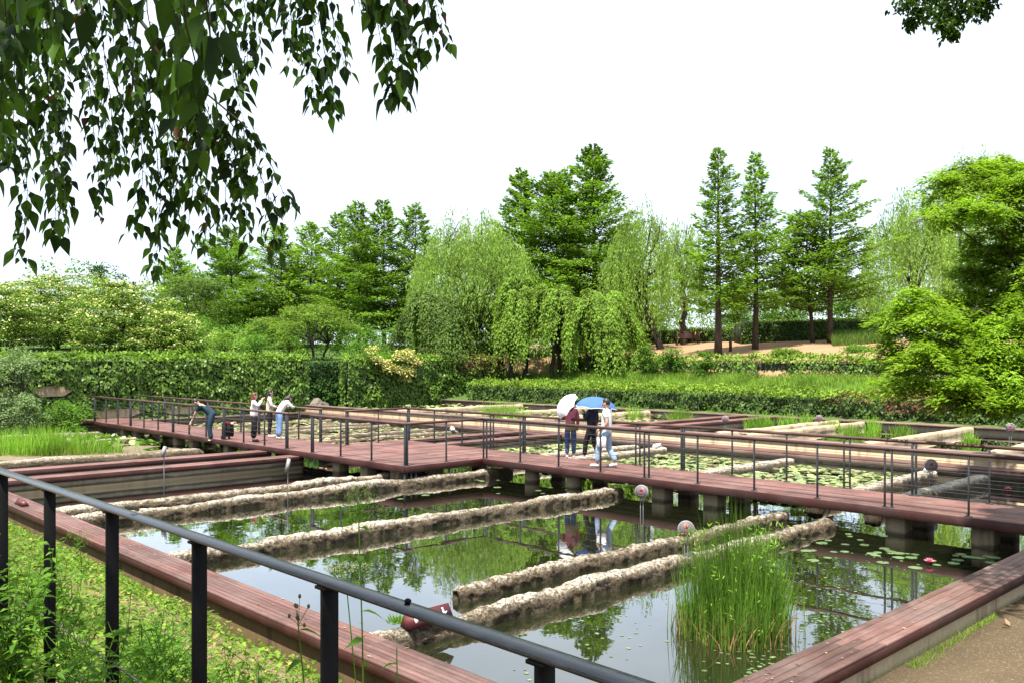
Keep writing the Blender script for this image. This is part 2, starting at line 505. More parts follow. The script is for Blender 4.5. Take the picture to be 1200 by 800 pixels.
xs = sorted(set([-300, -120, -60, -30, -15, -8, -4, -2, -1, 0, 0.5] + [round(1 + 0.3 * i, 2) for i in range(13)] + [4.72, 4.95, 6, 8, 10, 13, 16, 19, 22, 25.4, 25.6, 28.0, 30.4, 30.6, 32, 34, 35.3, 35.5]
                + [36 + 0.7 * i for i in range(45)] + [70, 75, 82, 90, 110, 150, 220, 400]))
ys = sorted(set([-300, -120, -60, -40, -25, -15, -10, -6, -3, -1, 0.5, 1.5, 2.5, 3.2, 3.85, 4.05] + [4.5 + i * 0.8 for i in range(49)] + [43.5, 43.62, 44.0, 45.3, 46.8, 47.0] + [47.5 + i for i in range(30)] + [78, 84, 92, 110, 150, 220, 400]))
gb = MB()
gv = [(x, y, height(x, y)) for y in ys for x in xs]
nx = len(xs)
gf = {0: [], 1: [], 2: [], 3: [], 4: []}
for j in range(len(ys) - 1):
    for i in range(nx - 1):
        a, b = (xs[i] + xs[i + 1]) / 2, (ys[j] + ys[j + 1]) / 2
        q = (j * nx + i, j * nx + i + 1, (j + 1) * nx + i + 1, (j + 1) * nx + i)
        if 4.9 < a < 35.4 and 3.95 < b < 43.55:
            k = 3
        elif a < 4.9:
            k = 0
        elif b < 3.95 and a < 35.4:
            k = 1
        elif a > 43.9 and b < 66 and a - 35.5 < 34:
            k = 2
        else:
            k = 4
        gf[k].append(q)

def soilmat(name, c1, c2, c3, s1=1.5, s2=40, bump=0.5):
    m, nt, out = newmat(name)
    c = ramp(nt, noise_tex(nt, s1, 5, 0.65), [(0.3, c1), (0.7, c2)])
    sp = ramp(nt, noise_tex(nt, s2, 4, 0.75), [(0.55, 0.0), (0.68, 0.7)])
    c = mixc(nt, sp, c, c3)
    c = mixc(nt, 1.0, c, ramp(nt, noise_tex(nt, s2 * 2.7, 3, 0.7), [(0.3, 0.7), (0.7, 1.25)]), 'MULTIPLY')
    p = nd(nt, 'ShaderNodeBsdfPrincipled', {'Base Color': c, 'Roughness': 0.95, 'Specular IOR Level': 0.15})
    bn = nd(nt, 'ShaderNodeBump', {'Strength': bump, 'Distance': 0.02, 'Height': noise_tex(nt, s2 * 0.8, 5, 0.7)})
    nt.links.new(bn.outputs[0], p.inputs['Normal'])
    nt.links.new(p.outputs[0], out.inputs['Surface'])
    return m

M['soil'] = soilmat('leafy_soil', (0.16, 0.115, 0.055), (0.25, 0.185, 0.09), (0.42, 0.33, 0.2), 1.6, 30)
M['dirt'] = soilmat('dirt_path', (0.078, 0.055, 0.030), (0.118, 0.085, 0.048), (0.27, 0.22, 0.15), 0.9, 34, 0.7)
M['sand'] = soilmat('sandy_ground', (0.26, 0.150, 0.080), (0.35, 0.215, 0.120), (0.44, 0.31, 0.19), 0.6, 18)
M['mud'] = soilmat('pond_bed', (0.060, 0.045, 0.020), (0.10, 0.075, 0.035), (0.15, 0.11, 0.05), 0.9, 9)
M['meadow'] = soilmat('grassy_soil', (0.045, 0.085, 0.020), (0.08, 0.13, 0.03), (0.13, 0.16, 0.05), 0.8, 12)
for k in gf:
    if k == 0:
        gb.add(gv, gf[k], k)
    else:
        gb.F.append(np.array(gf[k])); gb.M.append(np.full(len(gf[k]), k))
g = gb.build('ground', [M['soil'], M['dirt'], M['sand'], M['mud'], M['meadow']], smooth=False)
tag(g, 'sloping ground round the sunken basins, with dirt path and sandy hill', 'ground', kind='structure')

# water sheets
w = MB()
w.add([(5.2, 4.2, WATER), (25.2, 4.2, WATER), (25.2, 43.2, WATER), (5.2, 43.2, WATER)], [(0, 1, 2, 3)])
o = w.build('water', M['water']); tag(o, 'still dark pond water of the lower basins reflecting sky and trees', 'water', kind='structure')
w = MB()
w.add([(25.6, 4.2, UPWATER), (35.2, 4.2, UPWATER), (35.2, 43.2, UPWATER), (25.6, 43.2, UPWATER)], [(0, 1, 2, 3)])
o = w.build('water', M['water']); tag(o, 'shallow water of the raised back basins behind the tan wall', 'water', kind='structure')
# the silted bed of the far basins stands almost at water level
def silt(x0, x1, y0, y1, z, label, amp=0.05, seed=0.0):
    b = MB()
    nx_, ny_ = int((x1 - x0) / 0.3) + 1, int((y1 - y0) / 0.3) + 1
    v = []
    for j in range(ny_ + 1):
        for i in range(nx_ + 1):
            x, y = x0 + (x1 - x0) * i / nx_, y0 + (y1 - y0) * j / ny_
            v.append((x, y, z + amp * noise.noise((x * 0.9, y * 0.9, seed)) + 0.4 * amp * noise.noise((x * 3, y * 3, seed))))
    f = [(j * (nx_ + 1) + i, j * (nx_ + 1) + i + 1, (j + 1) * (nx_ + 1) + i + 1, (j + 1) * (nx_ + 1) + i) for j in range(ny_) for i in range(nx_)]
    b.add(v, f)
    o = b.build('mud_ground', M['silt'])
    tag(o, label, 'mud', kind='structure')
M['silt'] = soilmat('gravelly_silt', (0.125, 0.100, 0.060), (0.20, 0.165, 0.10), (0.34, 0.30, 0.21), 0.9, 22, 0.8)
silt(5.3, 13.3, 29.8, 42.5, WATER + 0.01, 'gravelly silt of the far basin beside the reed bed', 0.07)
silt(15.6, 24.7, 25.8, 42.5, WATER + 0.0, 'gravelly silt between the concrete beams behind the boardwalk', 0.06, 4.0)

# ------------------------------------------------------------------ basin walls with plank tops
def boards(mb, x0, x1, y0, y1, ztop, th, n, along, gap=0.008, mat=0, joint=None, rng=None):
    """n boards side by side filling the rectangle, running along x or y"""
    rng = rng or RNG(1)
    if along == 'y':
        w_ = (x1 - x0) / n
        for i in range(n):
            cuts = [y0] + ([y0 + (y1 - y0) * k / joint + rng.uniform(-.3, .3) for k in range(1, joint)] if joint else []) + [y1]
            for c0, c1 in zip(cuts[:-1], cuts[1:]):
                dz = rng.uniform(-0.0015, 0.0015)
                mb.box((x0 + w_ * (i + .5), (c0 + c1) / 2, ztop - th / 2 + dz), (w_ - gap, c1 - c0 - 0.004, th), mat, ch=0.003)
    else:
        w_ = (y1 - y0) / n
        for i in range(n):
            cuts = [x0] + ([x0 + (x1 - x0) * k / joint + rng.uniform(-.3, .3) for k in range(1, joint)] if joint else []) + [x1]
            for c0, c1 in zip(cuts[:-1], cuts[1:]):
                dz = rng.uniform(-0.0015, 0.0015)
                mb.box(((c0 + c1) / 2, y0 + w_ * (i + .5), ztop - th / 2 + dz), (c1 - c0 - 0.004, w_ - gap, th), mat, ch=0.003)

def plank_wall(x0, x1, y0, y1, ztop, along, n, label, wallmat, woodm, zbot=-1.15, fasc=0.10, inset=0.07, group=None, seed=1, fm=None):
    """a low basin wall carrying a bench-like plank top with a fascia board on each long side"""
    root = thing('basin_wall', ((x0 + x1) / 2, (y0 + y1) / 2, zbot), label, 'wall', group)
    b = MB()
    if along == 'y':
        b.box(((x0 + x1) / 2, (y0 + y1) / 2, (zbot + ztop - 0.034) / 2), (x1 - x0 - 2 * inset, y1 - y0, ztop - 0.034 - zbot))
    else:
        b.box(((x0 + x1) / 2, (y0 + y1) / 2, (zbot + ztop - 0.034) / 2), (x1 - x0, y1 - y0 - 2 * inset, ztop - 0.034 - zbot))
    b.build('wall', wallmat, root)
    p = MB()
    L = (y1 - y0) if along == 'y' else (x1 - x0)
    boards(p, x0, x1, y0, y1, ztop, 0.03, n, along, rng=RNG(seed), joint=max(1, int(L / 3.2)))
    p.build('plank_top', woodm, root)
    f = MB()
    for s in (0, 1):
        if along == 'y':
            x = (x0 + 0.016, x1 - 0.016)[s]
            f.box((x, (y0 + y1) / 2, ztop - 0.032 - fasc / 2), (0.03, y1 - y0 - 0.002, fasc), ch=0.003)
        else:
            y = (y0 + 0.016, y1 - 0.016)[s]
            f.box(((x0 + x1) / 2, y, ztop - 0.032 - fasc / 2), (x1 - x0 - 0.002, 0.03, fasc), ch=0.003)
    f.build('fascia_board', fm or M['fascia'], root)
    return root

plank_wall(4.80, 5.29, 4.335, 27.0, -0.15, 'y', 7, 'low basin wall with reddish plank bench top behind the black railing', M['conc_dark'], M['bench_b'], seed=3, fasc=0.085)
plank_wall(4.80, 16.05, 3.83, 4.325, -0.15, 'x', 5, 'low basin wall with weathered plank bench top beside the dirt path', M['conc_tan'], M['bench_a'], seed=4, fasc=0.10, inset=0.10)
G = 'twin plank-topped divider walls between the basins'
plank_wall(5.30, 13.60, 23.25, 23.80, -0.15, 'x', 4, 'plank-topped concrete divider wall rising straight from the front pool, near one of the twin walls', M['conc'], M['deck_a'], seed=5, inset=0.03, group=G)
plank_wall(5.30, 13.60, 25.20, 25.75, -0.15, 'x', 4, 'plank-topped divider wall behind the front twin, beside the muddy far basin', M['conc'], M['deck_a'], seed=6, inset=0.03, group=G)
plank_wall(18.0, 24.75, 23.25, 23.80, -0.15, 'x', 4, 'plank-topped divider wall leading from the platform to the tan wall, lily side', M['conc'], M['deck_a'], seed=7, inset=0.03, group=G)
plank_wall(15.6, 24.75, 25.20, 25.75, -0.15, 'x', 4, 'plank-topped divider wall from the platform to the tan wall, silty side', M['conc'], M['deck_a'], seed=8, inset=0.03, group=G)
plank_wall(25.95, 35.0, 20.05, 20.6, 0.21, 'x', 4, 'plank-topped divider wall in the raised basin, reed bed on its near side', M['conc'], M['deck_a'], zbot=-0.7, seed=9, inset=0.03, group=G)
plank_wall(25.95, 35.0, 21.5, 22.05, 0.21, 'x', 4, 'plank-topped divider wall in the raised basin, just beyond its twin', M['conc'], M['deck_a'], zbot=-0.7, seed=10, inset=0.03, group=G)

# stepped retaining wall: plank ledge, then tan concrete with a cap
root = thing('retaining_wall', (25.4, 23, -1.15), 'long tan concrete retaining wall with plank ledge at its foot and wooden cap', 'wall')
b = MB(); b.box((25.52, 23.6, -0.5), (0.30, 39.2, 1.30)); b.build('wall', M['conc_tan'], root)
b = MB(); b.box((25.08, 23.6, -0.67), (0.5, 39.2, 0.96)); b.build('footing', M['conc'], root)
p = MB(); boards(p, 24.76, 25.36, 4.0, 43.2, -0.15, 0.03, 4, 'y', rng=RNG(2), joint=12); p.build('plank_ledge', M['bench_b'], root)
f = MB(); f.box((24.776, 23.6, -0.235), (0.03, 39.2, 0.10), ch=0.003); f.build('fascia_board', M['cap'], root)
c = MB(); boards(c, 25.30, 25.82, 4.0, 43.2, 0.21, 0.05, 2, 'y', rng=RNG(5), joint=10); c.build('wall_cap', M['cap'], root)

root = thing('basin_wall', (35.3, 23, -0.7), 'far concrete wall with dark wooden cap in front of the clipped hedge', 'wall')
b = MB(); b.box((35.3, 23.6, -0.27), (0.3, 39.4, 0.84)); b.build('wall', M['conc'], root)
p = MB(); boards(p, 35.06, 35.54, 3.9, 43.3, 0.21, 0.06, 2, 'y', rng=RNG(11), joint=9); p.build('wall_cap', M['cap'], root)
root = thing('basin_wall', (15, 42.8, -1.15), 'end wall with wooden cap below the ivy at the far side of the basins', 'wall')
b = MB(); b.box((15.2, 42.85, -0.68), (20.0, 0.28, 0.90)); b.build('wall', M['conc'], root)
p = MB(); boards(p, 5.2, 24.7, 42.62, 43.08, -0.16, 0.07, 2, 'x', rng=RNG(12), joint=7); p.build('wall_cap', M['cap'], root)
root = thing('basin_wall', (26, 4.1, -1.15), 'concrete side wall of the back basins under the big bright green tree', 'wall')
b = MB(); b.box((26.7, 4.08, -0.5), (17.4, 0.30, 1.30)); b.build('wall', M['conc'], root)
p = MB(); boards(p, 18.0, 35.0, 3.85, 4.33, 0.19, 0.04, 3, 'x', rng=RNG(13), joint=6); p.build('wall_cap', M['cap'], root)

# ------------------------------------------------------------------ crumbling beams in the water
def beam(b, a0, a1, ztop, label, w=0.36, square=0.0, rough=1.0, group=None, seed=0, dip=0.0, mat=None):
    L = a1 - a0
    nl = max(12, int(L / 0.055)) if a0 < 12 and b < 21 else max(12, int(L / 0.16))
    na = 18
    zb = -1.1 if ztop < -0.1 else -0.6
    zc = ztop - w * 0.45
    V = []
    for i in range(nl + 1):
        t = i / nl
        x = a0 + L * t
        wob = 0.10 * noise.noise((x * 0.35, b, seed)) * rough
        up = 0.075 * noise.noise((x * 0.8, b * 3, seed + 7)) * rough - dip * max(0, 1 - t * 3)
        wd = 1 + 0.22 * noise.noise((x * 0.9, b * 5, seed + 3)) * rough
        endk = min(1, 0.55 + min(t, 1 - t) * L / 0.18) if rough > .6 else 1
        for k in range(na):
            ang = math.pi * (-0.12 + 1.24 * k / (na - 1))
            cy, cz = math.cos(ang), math.sin(ang)
            if square:
                q = max(abs(cy), abs(cz))
                cy, cz = cy / (q ** square), cz / (q ** square)
            ry, rz = w / 2 * wd * endk, w * 0.45 * endk
            p = Vector((x, b + wob + cy * ry, zc + up + cz * rz))
            n1 = noise.noise((p.x * 5, p.y * 5, p.z * 5 + seed)) * 0.030
            n2 = noise.noise((p.x * 22, p.y * 22, p.z * 22 + seed)) * 0.022
            n3 = abs(noise.noise((p.x * 9, p.y * 9, p.z * 9 - seed)))
            d = (n1 + n2 - (0.035 if n3 > 0.42 else 0)) * rough
            p += Vector((noise.noise((p.x * 8, p.y * 8, 3)) * 0.02 * rough, cy * d, cz * d))
            V.append(p[:])
        # straight flanks down to the bed
        V.append((x, b + wob - w * 0.46 * wd, zb)); V.append((x, b + wob + w * 0.46 * wd, zb))
    m = MB()
    s = na + 2
    F = []
    order = [na + 1] + list(range(na)) + [na]
    for i in range(nl):
        for k in range(len(order) - 1):
            F.append((i * s + order[k], i * s + order[k + 1], (i + 1) * s + order[k + 1], (i + 1) * s + order[k]))
    F.append(tuple(order)); F.append(tuple(nl * s + k for k in reversed(order)))
    m.add(V, F)
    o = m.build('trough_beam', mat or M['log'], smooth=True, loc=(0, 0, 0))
    tag(o, label, 'concrete beam', group or 'crumbling concrete beams lying in the pools')
    return o

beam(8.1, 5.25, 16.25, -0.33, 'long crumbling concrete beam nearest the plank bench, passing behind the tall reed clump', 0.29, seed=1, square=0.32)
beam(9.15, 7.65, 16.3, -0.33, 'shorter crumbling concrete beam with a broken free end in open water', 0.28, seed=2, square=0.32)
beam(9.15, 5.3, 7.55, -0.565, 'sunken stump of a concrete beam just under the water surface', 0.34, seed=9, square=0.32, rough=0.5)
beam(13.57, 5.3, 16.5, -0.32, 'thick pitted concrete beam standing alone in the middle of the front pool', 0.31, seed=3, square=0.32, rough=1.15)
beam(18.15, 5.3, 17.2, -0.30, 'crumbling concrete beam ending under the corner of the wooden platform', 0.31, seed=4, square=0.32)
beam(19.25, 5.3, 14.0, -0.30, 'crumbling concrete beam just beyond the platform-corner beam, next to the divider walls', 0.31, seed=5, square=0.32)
gb2 = 'squared concrete beams in the lily basins'
for bb, lab in ((8.2, 'squared concrete beam behind the walkway, nearest the bright green tree'), (9.5, 'squared concrete beam behind the walkway with a white marker block on its end'),
                (13.7, 'squared concrete beam between the two fullest lily pad beds'), (18.4, 'squared concrete beam behind the umbrella walkers, near one of a pair'),
                (19.6, 'squared concrete beam behind the umbrella walkers, far one of a pair')):
    beam(bb, 18.2, 24.6, -0.28, lab, 0.40, 0.55, 0.45, gb2, seed=bb)
for bb, lab in ((29.4, 'concrete beam in the silty basin behind the deck, next to the divider planks'), (31.0, 'second concrete beam from the divider planks in the silty basin'),
                (34.4, 'third concrete beam from the divider planks in the silty basin'), (36.0, 'fourth concrete beam from the divider planks in the silty basin'), (39.5, 'last concrete beam of the silty basin, below the ivy wall')):
    beam(bb, 15.7, 24.6, -0.36, lab, 0.38, 0.4, 0.6, gb2, seed=bb)
for bb, lab in ((29.5, 'rough concrete beam in front of the reed bed beside the divider walls'), (35.2, 'low concrete beam across the gravelly far basin'), (39.4, 'low concrete beam of the far basin, close to the ivy wall')):
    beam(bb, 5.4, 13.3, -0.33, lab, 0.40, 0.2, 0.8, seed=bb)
for bb, lab in ((8.5, 'pale beam in the raised basin, closest to the bright green tree'), (12.1, 'pale slanting beam in the raised basin between small reed clumps'), (16.2, 'pale beam in the raised basin beside the round marker'),
                (17.3, 'pale beam in the raised basin next to the plank dividers'), (27.0, 'pale beam in the raised basin beyond the plank dividers'), (31.0, 'pale beam in the raised basin behind the umbrella walkers'), (36.0, 'pale beam in the raised basin in front of the ivy wall')):
    beam(bb, 26.2, 34.9, 0.20, lab, 0.36, 0.5, 0.45, 'pale beams in the raised basins', seed=bb, mat=M['conc_tan'])
# ------------------------------------------------------------------ boardwalk
XF, XB = 16.10, 17.95          # right-hand section, front and back edge
LF, LB = 13.45, 15.50          # left-hand section
JY, PY, LE = 18.10, 24.0, 42.3
FAS = 0.165

def pillar(x, y, s=0.34, round_=False):
    b = MB()
    if round_:
        b.tube([(x, y, -1.15), (x, y, -0.55), (x, y, -0.19)], [s * .56, s * .55, s * .53], 16)
    else:
        b.box((x, y, -0.67), (s, s, 0.96), ch=0.012)
    return b

root = thing('boardwalk', (17.0, 9.5, -1.15), 'reddish plank boardwalk running from the platform past the umbrella walkers to the shaded end', 'boardwalk')
d = MB(); boards(d, XF + 0.02, XB - 0.02, 0.6, JY - 0.003, 0.0, 0.035, 12, 'y', 0.007, rng=RNG(21), joint=6); d.build('deck', M['deck_b'], root)
f = MB()
for x in (XF, XB):
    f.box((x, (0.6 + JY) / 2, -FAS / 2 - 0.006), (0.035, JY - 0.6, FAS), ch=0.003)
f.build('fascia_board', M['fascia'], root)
j = MB()
for x in (XF + 0.35, 17.0, XB - 0.35):
    j.box((x, 9.3, -0.11), (0.08, 17.3, 0.13))
j.build('joists', M['steel_dark'], root)
for y in (16.6, 15.1, 12.35, 10.95, 6.95, 5.45, 3.2):
    for x in (XF + 0.42, XB - 0.42):
        pillar(x, y, 0.36, y in (16.6, 15.1)).build('pillar', M['pillar'], root, smooth=False)

root = thing('boardwalk', (14.5, 30, -1.15), 'reddish plank boardwalk with a wide platform at its bend, leading to the ivy wall', 'boardwalk')
d = MB()
boards(d, LF + 0.02, XB - 0.02, JY + 0.003, PY, 0.0, 0.035, int((PY - JY) / 0.145), 'x', 0.007, rng=RNG(22), joint=2)
boards(d, LF + 0.02, LB - 0.02, PY, LE, 0.0, 0.035, int((LE - PY) / 0.145), 'x', 0.007, rng=RNG(23))
d.build('deck', M['deck_a'], root)
f = MB()
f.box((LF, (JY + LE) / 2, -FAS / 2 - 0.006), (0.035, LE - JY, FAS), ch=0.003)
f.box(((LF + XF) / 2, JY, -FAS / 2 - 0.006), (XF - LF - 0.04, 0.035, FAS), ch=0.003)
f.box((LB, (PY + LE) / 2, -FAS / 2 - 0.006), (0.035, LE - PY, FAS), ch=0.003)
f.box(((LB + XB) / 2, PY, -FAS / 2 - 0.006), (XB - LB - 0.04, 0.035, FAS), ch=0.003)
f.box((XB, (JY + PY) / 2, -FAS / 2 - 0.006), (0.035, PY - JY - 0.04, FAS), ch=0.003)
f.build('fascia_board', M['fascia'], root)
j = MB()
for x in (LF + 0.35, LB - 0.4):
    j.box((x, 30.2, -0.11), (0.08, 23.8, 0.13))
for x in (16.6, 17.5):
    j.box((x, 21.0, -0.11), (0.08, 5.6, 0.13))
j.build('joists', M['steel_dark'], root)
for y in (18.9, 20.3, 21.7, 27.2, 28.6, 31.4, 32.8, 36.8, 38.2, 41.2):
    for x in (LF + 0.42, LB - 0.42):
        pillar(x, y, 0.34).build('pillar', M['pillar'], root)
for y in (19.6, 22.4):
    pillar(17.3, y, 0.34).build('pillar', M['pillar'], root)
for x, y in ((13.53, 18.2), (13.75, 18.22), (13.92, 18.24), (15.0, 18.2)):
    s = MB(); s.tube([(x, y, -1.0), (x, y, -0.17)], 0.03, 8); s.build('steel_leg', M['signgrey'], root)

# ------------------------------------------------------------------ boardwalk railings
def railing(pts, posts, label, seed=0):
    """posts: list of (x, y, kind, direction angle): kind 1 one slim bar, 2 two bars close together, 3 a stout pair"""
    root = thing('boardwalk_railing', (pts[0][0], pts[0][1], 0), label, 'railing', 'handrails with steel posts along the boardwalk')
    h = MB()
    path = []
    for i, p in enumerate(pts):
        path.append(Vector((p[0], p[1], 1.07)))
    for a, b in zip(path[:-1], path[1:]):
        n = (b - a).normalized()
        h.tube([a - n * 0.03, (a + b) / 2, b + n * 0.03], 0.036, 12)
    h.build('handrail', M['rail'], root, smooth=True)
    for (x, y, k, ang) in posts:
        b = MB()
        dx, dy = math.cos(ang), math.sin(ang)
        offs = [0] if k == 1 else ([-0.065, 0.065] if k == 2 else [-0.035, 0.035])
        wd = 0.022 if k != 3 else 0.03
        for o_ in offs:
            b.box((x + dx * o_, y + dy * o_, 0.455), (wd, 0.052 if k != 3 else 0.065, 1.16), rz=ang, ch=0.003)
        b.box((x, y, 1.03), (0.05, 0.03, 0.02), rz=ang)
        b.box((x, y, 0.008), (0.11 if k == 1 else 0.2, 0.07, 0.012), rz=ang)
        b.build('post', M['post'], root)
    c = MB()
    for a, b in zip(path[:-1], path[1:]):
        for z in (0.14, 0.29, 0.44, 0.59, 0.74, 0.89):
            c.tube([(a.x, a.y, z), (b.x, b.y, z)], 0.0045, 5, cap=False)
    c.build('cable', M['cable'], root)
    return root

def along(p, q, d0, step, pattern):
    L = math.hypot(q[0] - p[0], q[1] - p[1])
    ang = math.atan2(q[1] - p[1], q[0] - p[0])
    out, i, d = [], 0, d0
    while d < L - 0.02:
        out.append((p[0] + math.cos(ang) * d, p[1] + math.sin(ang) * d, pattern[i % len(pattern)], ang))
        d += step; i += 1
    return out

pf = along((16.16, 18.15), (16.16, 0.8), 0.08, 1.385, [2, 1, 1, 1]) + along((13.53, 18.17), (16.16, 18.17), 0.02, 1.32, [3, 1])[:2] + along((13.53, 18.17), (13.53, 22.75), 1.5, 1.5, [1, 1, 3])
railing([(13.53, 22.75), (13.53, 18.17), (16.16, 18.17), (16.16, 0.8)], pf, 'wooden handrail on grey posts along the front pool, bending round the platform corner')
pl = along((13.53, 24.1), (13.53, 42.1), 0.04, 1.4, [3, 1, 1])
railing([(13.53, 24.1), (13.53, 42.1)], pl, 'wooden handrail on grey posts in front of the bending man and three women')
pb = along((17.88, 23.9), (17.88, 0.8), 0.06, 1.385, [3, 1, 1, 2]) + along((15.5, 23.93), (17.88, 23.93), 0.03, 1.2, [3, 1])
railing([(15.5, 23.93), (17.88, 23.93), (17.88, 0.8)], pb, 'wooden handrail on grey posts behind the umbrella walkers, beside the lily pads')
pk = along((15.43, 25.3), (15.43, 41.0), 0.04, 1.4, [3, 1, 1])
railing([(15.43, 25.3), (15.43, 41.0)], pk, 'wooden handrail on grey posts which the woman in jeans leans over')

# ------------------------------------------------------------------ black railing in front of the camera
RX, RT = 1.30, 2.10
root = thing('black_railing', (RX, 3, 1.0), 'black flat steel railing in front of the leafy bank', 'railing')
b = MB(); b.box((RX, 4.6, RT - 0.006), (0.062, 13.4, 0.010), ch=0.002); b.build('top_rail', M['blacktop'], root)
for i in range(-2, 13):
    y = 1.27 + 0.82 * i
    zb = height(RX, y) - 0.15
    b = MB(); b.box((RX, y, (zb + RT - 0.013) / 2), (0.050, 0.016, RT - 0.013 - zb), ch=0.002)
    b.box((RX, y, RT - 0.018), (0.062, 0.05, 0.008))
    b.build('post', M['black'], root)
b = MB(); b.tube([(RX, -1.8, 1.47), (RX, 4, 1.465), (RX, 11, 1.47)], 0.003, 6); b.build('cable', M['cable'], root)
b = MB(); b.ell((RX + 0.018, 1.76, RT + 0.004), (0.009, 0.009, 0.007)); b.build('bolt_head', M['black'], root)
# dry leaf on the rail
b = MB()
lp = at(100, 553, 3.66)
b.fine_leaves(np.array([[RX + 0.03, 3.52, RT + 0.006]]), np.array([[-0.5, 1.0, 0.05]]), np.array([[0.1, 0, 1.0]]), 0.055, 0.03, curl=-0.1)
o = b.build('dry_leaf', M['twig']); tag(o, 'small dark dry leaf lying on the black rail', 'leaf')

# ------------------------------------------------------------------ signs
def facing(p, tilt=0.0, turn=0.0):
    """rotation whose z axis points back towards the viewer's side of the pools (a fixed compass direction)"""
    ang = R(226.45) + turn
    n = Vector((math.cos(ang), math.sin(ang), tilt)).normalized()
    x = Vector((0, 0, 1)).cross(n).normalized()
    y = n.cross(x)
    return Matrix((x, y, n)).transposed()

def round_marker(p, disc_z, r, label, turn=0.0, zfoot=-1.1):
    root = thing('plant_marker', (p.x, p.y, zfoot), label, 'sign', 'round plant name markers on thin stems')
    Mr = facing(p, 0.22, turn - R(24))
    c = Vector((p.x, p.y, disc_z))
    b = MB(); b.disc(c, r, 0.07, 28, M=Mr); b.build('disc', M['signrim'], root)
    fz = c + Mr @ Vector((0, 0, 0.037))
    b = MB(); b.disc(fz, r * 0.9, 0.004, 28, M=Mr); fo = b.build('face', M['signface'], root)
    e = MB()                                   # the red plant emblem and the name line below it
    for ang, l in ((0, .50), (40, .40), (-40, .40), (80, .27), (-80, .27)):
        q = Matrix.Rotation(R(ang), 3, 'Z')
        e.box(c + Mr @ (q @ Vector((0, r * l * 0.55, 0)) + Vector((0, r * 0.05, 0.0415))), (r * 0.17, r * l, 0.003), M=Mr @ q)
    e.box(c + Mr @ Vector((0, -r * 0.22, 0.0415)), (r * 0.07, r * 0.5, 0.003), M=Mr)
    for k in (-0.32, 0.0, 0.32):
        e.box(c + Mr @ Vector((k * r, -r * 0.62, 0.0415)), (r * 0.2, r * 0.16, 0.003), M=Mr)
    e.build('emblem', M['emblem'], fo)
    for s_ in (-1, 1):
        b = MB()
        q = c + Mr @ Vector((s_ * r * 0.2, 0, -0.005))
        b.tube([(q.x, q.y, zfoot), (q.x, q.y, disc_z - r * 0.5)], 0.008, 6)
        b.build('stem', M['signgrey'], root)
    return root
M['emblem'] = plainmat('red_emblem', (0.22, 0.03, 0.04), (0.28, 0.05, 0.05), 0.5)

p = flat(752, 628, WATER); round_marker(p, p.z + 0.82, 0.125, 'round grey plant marker with red emblem standing in open water before a pillar')
p = flat(804, 668, WATER); round_marker(p, p.z + 0.64, 0.128, 'round grey plant marker half hidden by the tall reed clump', R(14))
p = flat(192, 577, WATER); round_marker(p, p.z + 1.00, 0.14, 'thin side-on plant marker in front of the twin plank walls', R(-52))
p = flat(337, 592, WATER); round_marker(p, p.z + 0.90, 0.15, 'thin side-on plant marker beside the platform, seen by its white edge', R(-50))
p = flat(1091, 580, WATER); round_marker(p, p.z + 0.72, 0.15, 'round plant marker behind the walkway between two squared beams', R(10))
p = flat(850, 508, UPWATER); round_marker(p, p.z + 0.55, 0.125, 'round plant marker in the raised basin beside the plank dividers', zfoot=-0.6)
p = flat(960, 505, UPWATER); round_marker(p, p.z + 0.50, 0.125, 'round plant marker in the raised basin among small reed clumps', zfoot=-0.6)
p = flat(1184, 524, UPWATER); round_marker(p, p.z + 0.62, 0.145, 'round plant marker in the raised basin under the bright green tree', zfoot=-0.6)

